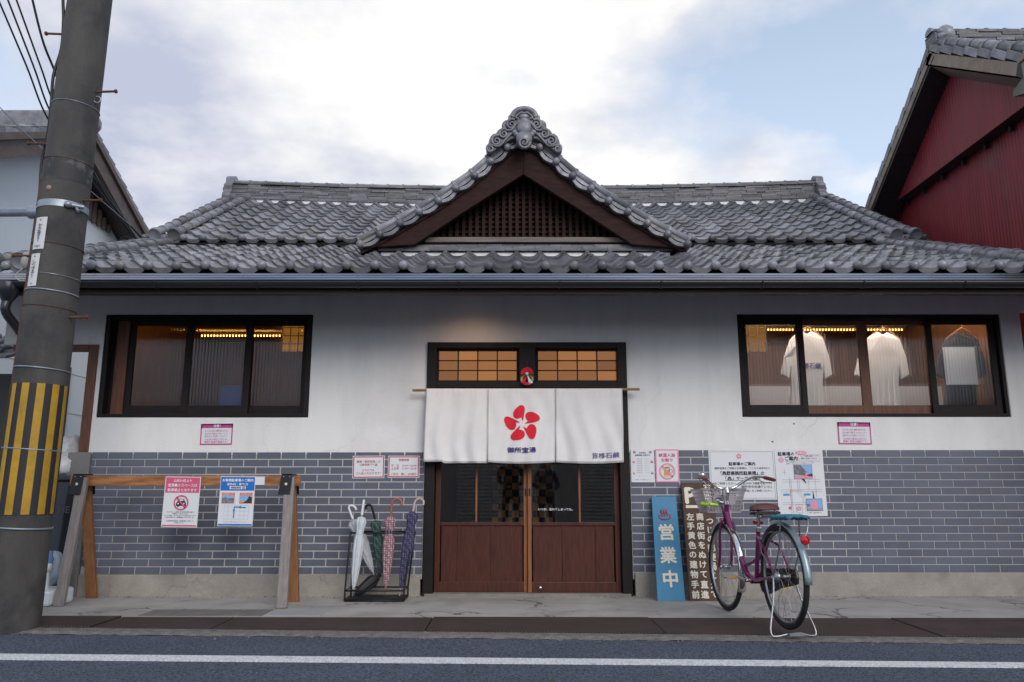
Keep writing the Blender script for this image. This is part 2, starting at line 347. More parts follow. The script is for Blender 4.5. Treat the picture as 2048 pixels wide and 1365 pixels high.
def text(body, size, m, parent, o, ux=(1, 0, 0), uy=(0, 0, 1), bold=0.0, width=None, name='lettering', res=2):
    me = text_mesh(body, bold, res)
    if not me.vertices: return None
    xs = [v.co.x for v in me.vertices]; ys = [v.co.y for v in me.vertices]
    cx, cy = (min(xs) + max(xs)) / 2, (min(ys) + max(ys)) / 2
    s = width / (max(xs) - min(xs)) if width else size
    sy = size if not width else min(s, size * 1.15) if size else s
    o, ux, uy = V(o), V(ux), V(uy); nn = ux.cross(uy).normalized()
    base = [(v.co.x - cx, v.co.y - cy) for v in me.vertices]; pf = [tuple(p.vertices) for p in me.polygons]
    cps = [(0, 0)] + ([(bold * a, bold * c) for a, c in ((1, 0), (-1, 0), (0, 1), (0, -1))] if bold >= .02 else [(bold, 0)] if bold else [])
    vs, fs = [], []
    for k, (dx_, dy_) in enumerate(cps):          # heavier strokes: shifted copies, each a hair in front of the last
        fs += [tuple(i + len(vs) for i in f) for f in pf]
        vs += [o + nn * (.00012 * k) + ux * ((x + dx_) * s) + uy * ((y + dy_) * sy) for x, y in base]
    bpy.data.meshes.remove(me); me = bpy.data.meshes.new(name); me.from_pydata(vs, [], fs); me.materials.append(m)
    ob = bpy.data.objects.new(name, me); col.objects.link(ob)
    if parent: ob.parent = parent; ob.matrix_parent_inverse = pinv(parent)
    return ob
def smooth_closed(pts, k=5):
    n = len(pts); o = []
    for i in range(n):
        p0, p1, p2, p3 = (V(pts[(i + j - 1) % n]) for j in range(4))
        for q in range(k):
            t = q / k
            o.append(.5 * ((2 * p1) + (p2 - p0) * t + (2 * p0 - 5 * p1 + 4 * p2 - p3) * t * t + (3 * p1 - p0 - 3 * p2 + p3) * t ** 3))
    return o
def smooth_open(pts, k=6):
    o = []; n = len(pts)
    for i in range(n - 1):
        p0, p1, p2, p3 = (V(pts[min(max(i + j - 1, 0), n - 1)]) for j in range(4))
        for q in range(k):
            t = q / k
            o.append(.5 * ((2 * p1) + (p2 - p0) * t + (2 * p0 - 5 * p1 + 4 * p2 - p3) * t * t + (3 * p1 - p0 - 3 * p2 + p3) * t ** 3))
    o.append(V(pts[-1])); return o

# ================================================================== THE SETTING
def lin(a, b): return lambda x: a + b * x
ROADE, COVB, COVT = lin(5.47, -.053), lin(5.62, -.058), lin(6.22, -.01)
ASPH = mat('asphalt', (.080, .097, .135), .82, c2=(.062, .075, .106), scale=1.6, bump=.9, bscale=150, fine=.9, fscale=70, c3=(.066, .080, .110), scale3=.7, lo3=.5, hi3=.7)
LINEP = mat('line_paint', (.66, .67, .68), .7, c2=(.52, .53, .54), scale=14, lo=.45, hi=.8, fine=.35, fscale=70, c3=(.34, .345, .36), scale3=16, lo3=.58, hi3=.72)
KERBC = mat('kerb_concrete', (.22, .205, .185), .95, c2=(.11, .10, .095), scale=16, bump=1.0, bscale=70, fine=.4)
COVER = mat('tread_plate', (.075, .048, .045), .7, metal=.25, c2=(.05, .032, .03), scale=4, c3=(.10, .06, .045), scale3=7, lo3=.6, hi3=.8, fine=.2)
# diagonal tread relief on the plates
t = COVER.node_tree; gg = N(t, 'ShaderNodeNewGeometry'); wv = N(t, 'ShaderNodeTexWave', wave_type='BANDS', bands_direction='DIAGONAL')
wv.inputs['Scale'].default_value = 26; wv.inputs['Distortion'].default_value = 0; t.links.new(gg.outputs['Position'], wv.inputs[0])
bp = N(t, 'ShaderNodeBump'); bp.inputs['Strength'].default_value = .8; bp.inputs['Distance'].default_value = .006; t.links.new(wv.outputs[1], bp.inputs['Height'])
t.links.new(bp.outputs[0], t.nodes['Principled BSDF'].inputs['Normal'])
APRON = mat('apron_concrete', (.42, .405, .385), .9, c2=(.31, .295, .28), scale=2.2, bump=.5, bscale=45, c3=(.26, .245, .23), scale3=1.3, lo3=.5, hi3=.72, fine=.16)
# hairline cracks of the worn concrete
t = APRON.node_tree; bs = t.nodes['Principled BSDF']; src = bs.inputs['Base Color'].links[0].from_socket
gg = N(t, 'ShaderNodeNewGeometry'); nz = N(t, 'ShaderNodeTexNoise'); nz.inputs['Scale'].default_value = 3.0; nz.inputs['Detail'].default_value = 5; t.links.new(gg.outputs[0], nz.inputs[0])
ad = N(t, 'ShaderNodeVectorMath', operation='MULTIPLY_ADD'); t.links.new(nz.outputs[1], ad.inputs[0]); ad.inputs[1].default_value = (.7, .7, 0); t.links.new(gg.outputs[0], ad.inputs[2])
vo = N(t, 'ShaderNodeTexVoronoi', feature='DISTANCE_TO_EDGE'); vo.inputs['Scale'].default_value = 1.25; t.links.new(ad.outputs[0], vo.inputs[0])
mr = N(t, 'ShaderNodeMapRange'); t.links.new(vo.outputs[0], mr.inputs[0]); mr.inputs[1].default_value = 0.0; mr.inputs[2].default_value = .022; mr.inputs[3].default_value = 1; mr.inputs[4].default_value = 0
ms = N(t, 'ShaderNodeTexNoise'); ms.inputs['Scale'].default_value = 1.1; t.links.new(gg.outputs[0], ms.inputs[0])
m2 = N(t, 'ShaderNodeMapRange'); t.links.new(ms.outputs[0], m2.inputs[0]); m2.inputs[1].default_value = .46; m2.inputs[2].default_value = .58
mm = N(t, 'ShaderNodeMath', operation='MULTIPLY'); t.links.new(mr.outputs[0], mm.inputs[0]); t.links.new(m2.outputs[0], mm.inputs[1])
xx = N(t, 'ShaderNodeMix', data_type='RGBA'); t.links.new(mm.outputs[0], xx.inputs[0]); t.links.new(src, xx.inputs[6]); xx.inputs[7].default_value = (.05, .045, .04, 1)
t.links.new(xx.outputs[2], bs.inputs['Base Color'])

def struct(o): o['kind'] = 'structure'; return o
def sheet(name, pts, m): b = MB(); b.add(pts, [tuple(range(len(pts)))]); return struct(b.build(name, m))
sheet('ground', [(-300, -300, -.08), (300, -300, -.08), (300, 300, -.08), (-300, 300, -.08)], mat('ground_soil', (.16, .15, .14), .95, c2=(.11, .10, .09), scale=.5))
def strip(name, x0, x1, fb, ft, z0, z1, m, n=1):
    b = MB(); xs = [x0 + (x1 - x0) * i / n for i in range(n + 1)]
    for a, c in zip(xs, xs[1:]): b.prism([(a, fb(a), z1), (c, fb(c), z1), (c, ft(c), z1), (a, ft(a), z1)], (0, 0, z0 - z1))
    return struct(b.build(name, m))
cracks(ASPH, .55, .010, (.025, .028, .034), .52, .62, .6)
strip('road', -40, 40, lin(-7.5, 0), ROADE, -.07, -.018, ASPH)
strip('road_line', -40, 40, lin(4.723, -.0355), lin(4.865, -.039), -.02, -.013, LINEP)
# the rough concrete kerb with a broken edge
rk = random.Random(3); xs = [-12 + .06 * i for i in range(400)]
b = MB()
vs = []
for x in xs: vs += [(x, ROADE(x) + rk.uniform(-.022, .02), -.016), (x, ROADE(x) + .05, -.004 + rk.uniform(-.003, .004)), (x, COVB(x) + .02, -.002)]
fs = []
for i in range(len(xs) - 1):
    for k in range(2): fs.append((i * 3 + k, i * 3 + 3 + k, i * 3 + 4 + k, i * 3 + 1 + k))
b.add(vs, fs); struct(b.build('kerb', KERBC))
struct(MB().box(-40, 40, 5.35, 6.3, -.075, -.022).build('drain_bed', INTD))
pavement = strip('pavement', -40, 40, COVT, lin(30, 0), -.07, 0, APRON)
# old grey slab lids let into the pavement
LID = mat('slab_lid', (.19, .175, .165), .9, c2=(.14, .13, .125), scale=5, bump=.4, bscale=60)
for i in range(4):
    x0 = -2.93 + i * .245
    MB().box(x0 + .006, x0 + .239, 6.30, 6.62, -.01, .005).build('slab_lid', LID, pavement, bevel=.003)
MB().box(-1.93, -1.50, 6.31, 6.61, -.01, .004).build('slab_lid', mat('slab_lid_pale', (.34, .35, .36), .9, c2=(.28, .29, .30), scale=6), pavement, bevel=.003)
# steel covers over the roadside drain
jx = [-6.2] + [G(248, 1234).x, G(470, 1236).x, G(868, 1234).x, G(1297, 1236).x, G(1777, 1237).x] + [5.9]
lift = [.012, .004, .004, .009, .004, .007]
for i in range(6):
    a, c = jx[i] + .006, jx[i + 1] - .006
    b = MB(); z = lift[i]
    b.prism([(a, COVB(a) + .004, z), (c, COVB(c) + .004, z), (c, COVT(c) - .004, z), (a, COVT(a) - .004, z)], (0, 0, -.014))
    tag(b.build('drain_cover', COVER), ('raised rusty drain plate at the foot of the utility pole', 'rusty drain plate in front of the no parking notice sawhorse', 'long rusty drain plate in front of the umbrella rack', 'slightly raised rusty drain plate in front of the entrance doors', 'long rusty drain plate under the bicycle rear wheel', 'rusty drain plate beyond the bicycle below bare wall tiles')[i], 'drain cover', 'steel plates along the drain')

# ================================================================== THE BATHHOUSE
D = 7.45
bath = empty('bathhouse', (0.1, D, 0), 'white plastered bathhouse with grey tiled roofs and a curved entrance gable', 'building')
WLx0, WLx1, WLz0, WLz1 = -4.02, -1.97, 1.652, 2.672
WRx0, WRx1, WRz0, WRz1 = 2.228, 4.832, 1.657, 2.675
DX0, DX1, DZ1 = -.832, 1.122, 2.393
XL, XR = -4.06, 5.03
b = MB()
def wbox(x0, x1, z0, z1): b.box(x0, x1, D, D + .14, z0, z1)
TOP = 3.12
wbox(XL, WLx0, 1.30, 2.37); wbox(-5.0, WLx0, 2.37, TOP); wbox(WLx0, WLx1, WLz1, TOP); wbox(WLx0, WLx1, 1.30, WLz0)
wbox(WLx1, DX0, 1.30, TOP); wbox(DX0, DX1, DZ1, TOP); wbox(DX1, WRx0, 1.32, TOP); wbox(WRx0, WRx1, WRz1, TOP); wbox(WRx0, WRx1, 1.32, WRz0)
wbox(WRx1, XR, 1.32, TOP); wbox(XR, 6.2, 2.72, TOP); wbox(XR, 6.2, 1.32, 1.98)
b.build('plaster_wall', PLASTER, bath)
MB().box(XR - .02, 6.0, D + .25, D + .3, 1.9, 2.8).build('side_shutter', REDWALL, bath)
b = MB(); b.box(-4.02, DX0 - .005, D - .0005, D + .13, .15, 1.30); b.box(DX1 + .005, 6.2, D - .0005, D + .13, .15, 1.32); wains = b.build('wainscot', GROUT, bath)
b = MB(); b.box(-4.02, DX0 - .02, D - .035, D + .12, -.05, .193); b.box(DX1 + .02, 6.2, D - .035, D + .12, -.05, .213); b.build('concrete_footing', CONC, bath, bevel=.008)
MB().box(-4.24, -4.025, D - .03, D + .16, -.05, 1.32).build('concrete_pier', mat('pier_concrete', (.24, .235, .23), .9, c2=(.18, .175, .17), scale=3, bump=.4, bscale=50), bath, bevel=.01)
MB().box(-4.155, -4.062, D - .012, D + .12, 1.322, 2.368).build('corner_post', BROWNW, bath, bevel=.004)
MB().box(-4.9, -4.158, D - .01, D + .1, 2.31, 2.369).build('lintel', BROWNW, bath, bevel=.004)
# wall tiles: running bond, one piece each
TPW, TPH, TG = .2365, .0708, .0078
wt = []
for side, (xa, xb, z0) in enumerate(((-4.02, DX0 - .008, .195), (DX1 + .008, 5.9, .215))):
    ed = 0.08 if side == 0 else .02
    for r in range(16):
        off = (r % 2) * TPW / 2 + (rk.uniform(-.004, .004)) + (.04 if side == 0 else .115)
        x = xa - TPW + off
        while x < xb:
            a, c = max(x, xa), min(x + TPW - TG, xb)
            if c - a > .03: wt.append((a, c, z0 + r * TPH, z0 + (r + 1) * TPH - TG))
            x += TPW
wt.sort(key=lambda q: abs((q[0] + q[1]) / 2 - .1))
tm = {}
rest = MB()
for i, (a, c, z0, z1) in enumerate(wt):
    jy = rk.uniform(-.0006, .0006)
    if i < 300:
        key = round(c - a, 3)
        if key not in tm:
            h = key / 2; q = TPH / 2 - TG / 2; k = MB(); e = .0025
            k.add([(-h, 0, -q), (h, 0, -q), (h, 0, q), (-h, 0, q), (-h + e, -.0055, -q + e), (h - e, -.0055, -q + e), (h - e, -.0055, q - e), (-h + e, -.0055, q - e)],
                  [(4, 5, 6, 7), (0, 1, 5, 4), (1, 2, 6, 5), (2, 3, 7, 6), (3, 0, 4, 7)])
            tm[key] = k.mesh('tile', WTILE)
        inst(tm[key], 'tile', Matrix.Translation(((a + c) / 2, D + .002 + jy, (z0 + z1) / 2)) @ Matrix.Rotation(rk.uniform(-.006, .006), 4, 'Z'), wains)
    else:
        rest.cur = rk.random(); rest.box(a, c, D - .0035 + jy * .5, D + .004, z0, z1)
rest.build('tile', WTILE_T, wains, kind='stuff')

# ---- roof tiles
CW = .255
def prof(u):
    u2 = u + .055 * math.sin(2 * math.pi * u)
    return .030 * math.cos(2 * math.pi * u2) + .006 * math.cos(4 * math.pi * u2)
def tile_shape(b, L, o=V((0, 0, 0)), ux=V((1, 0, 0)), uv=V((0, 1, 0)), un=V((0, 0, 1)), nu=10, lift=.024, eave=False):
    us = [-.07 + 1.14 * i / nu for i in range(nu + 1)]
    pt = lambda u, v, n: o + ux * (u * CW) + uv * v + un * n
    top = [pt(u, 0, prof(u) + lift) for u in us] + [pt(u, L * 1.04, prof(u)) for u in us]
    n = nu + 1
    b.add(top, [(i, i + 1, n + i + 1, n + i) for i in range(nu)], True)
    dr = .050 if eave else .026
    fr = [pt(u, 0, prof(u) + lift) for u in us] + [pt(u, .004, prof(u) + lift - dr) for u in us]
    b.add(fr, [(i, n + i, n + i + 1, i + 1) for i in range(nu)], False)
    un_ = [pt(u, .004, prof(u) + lift - dr) for u in us] + [pt(u, .10, prof(u) - .006) for u in us]
    b.add(un_, [(i, n + i, n + i + 1, i + 1) for i in range(nu)], True)
    if eave:   # round pendant cap on the roll of the tile
        c = pt(0, -.002, prof(0) + lift - .040); ax = -uv
        b.lathe([(.043, -.03), (.043, .006), (.039, .016), (.026, .025), (.010, .029), (.0, .030)], 14, c, ax)
def roof(parent_part, x0, ncol, y0, z0, slope, nrow, L, n_obj, skip=None, zf=None):
    a = math.atan(slope); ca, sa = math.cos(a), math.sin(a)
    base = MB(); tile_shape(base, L); me = base.mesh('roof_tile', KAWARA)
    eb = MB(); tile_shape(eb, L, eave=True); em = eb.mesh('eave_tile', KAWARA)
    rest = MB(); cnt = 0
    for j in range(nrow):
        for i in range(ncol):
            x = x0 + i * CW; v = j * L
            y, z = y0 + v * ca, z0 + v * sa + (zf(x, v) if zf else 0)
            if skip and skip(x + CW / 2, y): continue
            R = Matrix.Translation((x + rk.uniform(-.002, .002), y, z + rk.uniform(-.002, .003))) @ Matrix.Rotation(a + rk.uniform(-.018, .018), 4, 'X') @ Matrix.Rotation(rk.uniform(-.016, .016), 4, 'Z') @ Matrix.Rotation(rk.uniform(-.02, .02), 4, 'Y')
            if j == 0: inst(em, 'eave_tile', R, parent_part)
            elif cnt < n_obj: inst(me, 'roof_tile', R, parent_part); cnt += 1
            else:
                rest.cur = rk.random(); o = R.translation; r3 = R.to_3x3()
                tile_shape(rest, L, o, r3 @ V((1, 0, 0)), r3 @ V((0, 1, 0)), r3 @ V((0, 0, 1)))
    if rest.f: rest.build('roof_tile', KAWARA_T, parent_part, kind='stuff')
def roll_mesh(L, r, endcap=False):
    b = MB(); n = 12
    def ring(v, rr): return [(rr * math.cos(math.pi * k / n - .12 + .24 * k / n), v, rr * math.sin(math.pi * (k) / n)) for k in range(n + 1)]
    pr = [(0, r * 1.13), (.03, r * 1.13), (.032, r), (L * 1.02, r * .96)]
    vs = []
    for v, rr in pr: vs += ring(v, rr)
    b.add(vs, [(i * (n + 1) + k, i * (n + 1) + k + 1, (i + 1) * (n + 1) + k + 1, (i + 1) * (n + 1) + k) for i in range(3) for k in range(n)], True)
    b.add(ring(0, r * 1.13) , [tuple(range(n + 1))])
    return b.mesh('ridge_tile', KAWARA)
def roll_line(parent_part, p0, p1, r, disc=None, L=.235):
    p0, p1 = V(p0), V(p1); d = p1 - p0; n = max(1, round(d.length / L)); L = d.length / n; d.normalize()
    q = d.to_track_quat('Y', 'Z').to_matrix().to_4x4(); me = roll_mesh(L, r)
    for k in range(n):
        inst(me, 'ridge_tile', Matrix.Translation(p0 + d * (L * k) + V((rk.uniform(-.003, .003), 0, rk.uniform(-.003, .003)))) @ q, parent_part)
    if disc:
        b = MB(); b.lathe([(disc, -.05), (disc, .012), (disc * .93, .018), (disc * .80, .014), (disc * .74, .010), (.0, .013)], 22, p0 + d * .0 + V((0, 0, .012)), -d)
        b.build('end_disc', KAWARA, parent_part)

S1 = .39; EY, EZ = 6.67, 2.926; A1 = math.atan(S1)
lower = group_part('lower_roof', bath)
L1 = .242
LX0 = P(297, 530, EY).x - 4 * CW; LX0 -= CW * math.floor((LX0 + 4.42) / CW)
ncl = int(round((4.62 - LX0) / CW))
roof(lower, LX0 - 2 * CW, ncl + 4, EY, EZ, S1, 12, L1, 300, skip=lambda x, y: (-1.5 < x < 1.75 and y > 8.36))
zt = lambda y: EZ + S1 * (y - EY)
b = MB(); b.prism([(LX0 - .28, EY + .02, EZ - .05), (LX0 - .28, 9.75, zt(9.75) - .05), (LX0 - .28, 9.75, zt(9.75) - .16), (LX0 - .28, EY + .06, EZ - .12)], (ncl * CW + .6, 0, 0)); b.build('roof_board', DARKW, lower)
XE0, XE1 = LX0 - .13, LX0 + ncl * CW + .10
for x in (XE0, XE0 - .25): roll_line(lower, (x, EY - .01, EZ + .05), (x, 9.5, zt(9.5) + .05), .068, .083)
for x in (XE1, XE1 + .25): roll_line(lower, (x, EY - .01, EZ + .05), (x, 9.5, zt(9.5) + .05), .068, .083)

UY, UZ, S2 = 9.60, 4.165, .565; A2 = math.atan(S2)
upper = group_part('main_roof', bath)
UX0 = P(367, 472, UY).x; ncu = int(round((P(1768, 465, UY).x - UX0) / CW))
sag = lambda x, v: .035 * ((x - .15) / 5) ** 2 * v
roof(upper, UX0 - 2 * CW, ncu + 4, UY, UZ, S2, 13, .242, 0, skip=lambda x, y: (-1.2 + (y - 9.6) * .45 < x < 1.45 - (y - 9.6) * .45), zf=sag)
zu = lambda y: UZ + S2 * (y - UY)
RY = 12.25; RZ = zu(RY)
for x in (UX0 - .115, UX0 - .37): roll_line(upper, (x, UY - .02, UZ + .05), (x, RY, RZ + .14), .07, .085)
ux1 = UX0 + ncu * CW
for x in (ux1 + .10, ux1 + .355): roll_line(upper, (x, UY - .02, UZ + .05), (x, RY, RZ + .14), .07, .085)
# stepped verge tiles outside the rolls
vm = MB(); vm.box(-.17, .0, 0, .25, .0, .022); vm.box(-.17, -.15, 0, .25, -.07, .022); vme = vm.mesh('verge_tile', KAWARA)
for sx, x in ((1, UX0 - .37), (-1, ux1 + .355)):
    for j in range(13):
        v = j * .242; R = Matrix.Translation((x, UY + v * math.cos(A2), UZ + v * math.sin(A2) + sag(x, v) + .02)) @ Matrix.Rotation(A2, 4, 'X')
        if sx < 0: R = R @ Matrix.Scale(-1, 4, (1, 0, 0))
        inst(vme, 'verge_tile', R, upper)
b = MB(); xa, xb = UX0 - .45, ux1 + .45
b.prism([(xa, UY + .02, UZ - .045), (xa, RY + .1, zu(RY + .1) - .06), (xa, RY + 3.0, RZ - 1.6), (xa, RY + 3, RZ - 1.75), (xa, RY, RZ - .2), (xa, UY + .05, UZ - .075)], (xb - xa, 0, 0)); b.build('roof_board', mat('dark_clay', (.045, .042, .042), .8), upper)
MB().box(xa + .5, xb - .5, 9.98, 10.1, 3.4, 4.22).build('clerestory_wall', INTD, bath)
for i in range(26):
    x = xa + .35 + i * .395
    MB().beam((x, UY + .06, UZ - .10), (x, 10.1, zu(10.1) - .14), .05, .06).build('rafter', GABLEW, upper)
# stacked ridge
ridge = group_part('main_ridge', bath)
rxa, rxb = P(468, 385, RY).x, P(1630, 380, RY).x
zr = lambda x: RZ - .075 + .11 * abs((x - .15) / 5) ** 2
rest = MB()
for c in range(8):
    x = rxa
    while x < rxb:
        Lp = rk.uniform(.22, .34); x1 = min(x + Lp, rxb); rest.cur = rk.random(); jy = rk.uniform(-.012, .012)
        hh = .034; z = zr((x + x1) / 2) + c * .039
        rest.obox(((x + x1) / 2, RY + jy, z + hh / 2 + .02), ((x1 - x) / 2 - .003, 0, (zr(x1) - zr(x)) / 2), (0, .135 - c * .006 + (.03 if c in (0, 7) else 0), 0), (0, 0, hh / 2)); x = x1
rest.build('stacked_ridge_tile', NOSHI, ridge, kind='stuff')
nc = 38; dx = (rxb - rxa) / nc; capm = roll_mesh(dx, .06)
for k in range(nc):
    x = rxa + k * dx; ang = math.atan2(zr(x + dx) - zr(x), dx)
    inst(capm, 'ridge_cap_tile', Matrix.Translation((x, RY, zr(x) + .335)) @ Matrix.Rotation(-ang, 4, 'Y') @ Matrix.Rotation(-math.pi / 2, 4, 'Z'), ridge)
b = MB()
for k in range(40):
    x = rxa + (rxb - rxa) * k / 40; x1 = rxa + (rxb - rxa) * (k + 1) / 40
    b.prism([(x, RY - .14, zr(x) - .12), (x1, RY - .14, zr(x1) - .12), (x1, RY - .14, zr(x1) + .03), (x, RY - .14, zr(x) + .03)], (0, .3, 0))
b.build('ridge_plaster', WHITE, ridge)
for sx, x in ((-1, rxa), (1, rxb)):
    z = zr(x); b = MB()
    pts = smooth_closed([(0, -.22, z - .02), (0, -.25, z + .08), (0, -.19, z + .14), (0, -.21, z + .24), (0, -.14, z + .30), (0, -.12, z + .40), (0, 0, z + .46), (0, .12, z + .40), (0, .14, z + .30), (0, .21, z + .24), (0, .19, z + .14), (0, .25, z + .08), (0, .22, z - .02)], 4)
    b.prism([(x + sx * .10 - .0, RY + p.y, p.z) for p in pts], (-sx * .13, 0, 0))
    for yy, zz_, r in ((0, .33, .075), (-.13, .18, .06), (.13, .18, .06), (-.15, .04, .055), (.15, .04, .055), (0, .1, .08)): b.ball((x + sx * .10, RY + yy, z + zz_), r, 10, (.6, 1, 1))
    b.build('ridge_end_ornament', KAWARA, ridge, bevel=.012)

# ---- eave: metal skirt, gutter, fascia, soffit
eave = group_part('eave', bath)
XG0, XG1 = -5.35, 6.4
sk0, sk1 = V((0, 6.43, 2.746)), V((0, 6.70, 2.894)); sdv = (sk1 - sk0); nrm = V((0, -sdv.z, sdv.y)).normalized()
for r in range(3):
    p = V((0, 6.43 + .045 * r, 2.750 + .032 * r)); q = p + V((0, .018, .021)); x = XG0 + (.35, 0.0, .68)[r] - 1.0
    while x < XG1:
        a, c = max(x, XG0), min(x + 1.0, XG1)
        if c > a + .02:
            b = MB(); b.prism([(a + .0015, p.y, p.z), (c - .0015, p.y, p.z), (c + .012, q.y, q.z), (a + .015, q.y, q.z)], (0, .02, 0))
            b.build('flashing_sheet', FLASH, eave)
        x += 1.0
b = MB(); b.prism([(XG0, 6.457, 2.74), (XG0, 6.62, 2.862), (XG0, 6.68, 2.862), (XG0, 6.52, 2.74)], (XG1 - XG0, 0, 0)); b.build('eave_backing', BLACKB, eave)
b = MB(); b.prism([(XG0, 6.46, 2.735), (XG0, 6.80, 2.90), (XG0, 6.80, 2.865), (XG0, 6.46, 2.70)], (XG1 - XG0, 0, 0)); b.build('eave_board', DARKW, eave)
b = MB(); GR, GY, GZ = .052, 6.405, 2.722
arc = [(GY + GR * math.cos(a), GZ + GR * math.sin(a)) for a in [math.pi + math.pi * k / 12 for k in range(13)]]
arc2 = [(GY + (GR - .006) * math.cos(a), GZ + (GR - .006) * math.sin(a)) for a in [2 * math.pi - math.pi * k / 12 for k in range(13)]]
ring = arc + arc2
vs = [(XG0, y, z) for y, z in ring] + [(XG1, y, z) for y, z in ring]; n = len(ring)
b.add(vs, [(i, (i + 1) % n, n + (i + 1) % n, n + i) for i in range(n)], True)
b.tube([(XG0, GY - GR, GZ + .003), (XG1, GY - GR, GZ + .003)], .006, 6)
gut = b.build('gutter', GUTTER, eave)
for k in range(13):
    x = P(1321, 570, GY).x + (k - 7) * .865
    b = MB(); b.tube([(x, GY + (GR + .004) * math.cos(a), GZ + (GR + .004) * math.sin(a)) for a in [math.pi * .98 + math.pi * 1.04 * q / 10 for q in range(11)]], .006, 6); b.box(x - .008, x + .008, GY + .04, GY + .09, GZ - .01, GZ + .01)
    b.build('gutter_bracket', GUTTER, gut)
MB().box(XG0, XG1, 6.47, 6.53, 2.632, 2.725).build('fascia', mat('fascia_wood', (.05, .024, .018), .6, c2=(.03, .015, .012), scale=6, stretch=(.7, 5, 5)), eave)
b = MB(); b.prism([(XG0, 6.5, 2.69), (XG0, 7.6, 2.69 + 1.1 * .36), (XG0, 7.6, 2.72 + 1.1 * .36), (XG0, 6.5, 2.72)], (XG1 - XG0, 0, 0)); b.build('soffit', SOFB, eave)
for i in range(28):
    x = -5.2 + i * .42
    MB().beam((x, 6.52, 2.665), (x, 7.46, 2.665 + .94 * .36), .045, .05).build('rafter', DARKW, eave)
# the rain hopper and downpipe at the left end
b = MB(); hp = P(18, 575, 6.42)
b.lathe([(.035, -.14), (.05, -.11), (.085, -.06), (.095, .03), (.09, .04)], 14, (hp.x, 6.42, hp.z)); b.tube(smooth_open([(hp.x, 6.42, hp.z - .12), (hp.x, 6.42, hp.z - .22), (hp.x + .03, 6.6, hp.z - .36), (hp.x + .05, 6.95, hp.z - .62), (hp.x + .05, 7.02, hp.z - .85), (hp.x + .05, 7.02, .0)], 4), .038, 12)
b.build('downpipe', GUTTER, eave)

# ---- entrance gable
GYV = 7.95
gable = group_part('entrance_gable', bath)
gx0 = P(1047, 300, GYV).x
halves = [(0, 272), (32.5, 298.5), (65, 326.5), (97.7, 355), (134.5, 380), (170, 404.5), (208, 426.5), (246.5, 449), (287, 471), (327, 491)]
curve = []
for dx_, py in halves:
    p = P(1047 + dx_, py, GYV); curve.append((p.x - gx0, p.z))
def gp(s, i): return V((gx0 + s * curve[i][0], GYV, curve[i][1]))
vt_crv = {}
for s in (-1, 1):
    for i in range(1, 10):
        b = MB(); c = gp(s, i); b.ball((c.x, GYV - .045, c.z), .042, 12); b.tube([(c.x, GYV - .04, c.z), (c.x, GYV + .2, c.z)], .04, 10)
        b.build('verge_cap', KAWARA, gable)
    for i in range(9):
        a, c = gp(s, i), gp(s, i + 1); d = (c - a); L = d.length; t_ = d.normalized(); nn = V((-t_.z, 0, t_.x)) if s > 0 else V((t_.z, 0, -t_.x))
        if nn.z < 0: nn = -nn
        def arcp(sg, top, k0=0.0, k1=1.0):
            return [a + d * u + nn * (top - sg * math.sin(math.pi * u)) for u in [k0 + (k1 - k0) * k / 8 for k in range(9)]]
        b = MB()
        lo = arcp(.040, -.026); hi = arcp(.034, .008)
        b.prism([p + V((0, -.03, 0)) for p in lo + hi[::-1]], (0, .05, 0))
        lo = arcp(.018, .010); hi = arcp(.0, .035)
        b.prism([p + V((0, -.02, 0)) for p in lo + hi[::-1]], (0, .06, 0))
        b.build('verge_tile', KAWARA, gable, fix=True)
    for i in range(9):
        a, c = gp(s, i), gp(s, i + 1); d = c - a; t_ = d.normalized(); nn = V((-t_.z, 0, t_.x))
        if nn.z < 0: nn = -nn
        off = nn * .062 + V((0, -.005, 0)); b = MB()
        b.tube([c + off, c + off - d * .12, c + off - d * .121, a + off], [.046, .046, .038, .036], 10); b.build('verge_roll_tile', KAWARA, gable)
        off = nn * .10 + V((0, .12, 0)); b = MB()
        b.tube([c + off, c + off - d * .10, c + off - d * .101, a + off], [.042, .042, .03, .03], 8); b.build('verge_roll_tile', KAWARA, gable)
    # the slope of the gable roof running back to the main roof
    b = MB()
    for i in range(9):
        a, c = gp(s, i), gp(s, i + 1); d = c - a; t_ = d.normalized(); nn = V((-t_.z, 0, t_.x))
        if nn.z < 0: nn = -nn
        ln = 3.4
        def fn(u, v, a=a, d=d, nn=nn): return a + d * (1 - v) + V((0, .03 + u * ln, 0)) + nn * (prof(u * ln / CW) + .024 * (1 - v) - .012)
        b.cur = rk.random(); b.grid(fn, 80, 1)
        b.prism([c + V((0, .03, 0)) + nn * .03, c + V((0, .03 + ln, 0)) + nn * .03, c + V((0, .03 + ln, 0)) - nn * .03, c + V((0, .03, 0)) - nn * .03], d * .02)
    b.build('roof_tile', KAWARA_T, gable, kind='stuff')
    # boarded underside
    b = MB()
    for i in range(9):
        a, c = gp(s, i), gp(s, i + 1); b.prism([a + V((0, .02, -.09)), c + V((0, .02, -.09)), c + V((0, 3.3, -.09)), a + V((0, 3.3, -.09))], (0, 0, .03))
    b.build('gable_soffit', GABLEW, gable, fix=True)
    # bargeboard
    outer = [gp(s, i) + V((0, 0, -.055)) for i in range(10)]
    pin = [P(1047 + 1 + s * 1, 346, GYV), P(1047 + s * 110, 415, GYV), P(1047 + s * 218, 487, GYV)]
    pin[0].x = gx0; endp = [P(1047 + s * 310, 493, GYV)]
    b = MB(); b.prism([p + V((0, .04, 0)) for p in outer[:-1] + endp + pin[::-1]], (0, .07, 0)); b.build('bargeboard', GABLEW, gable, bevel=.006, fix=True)
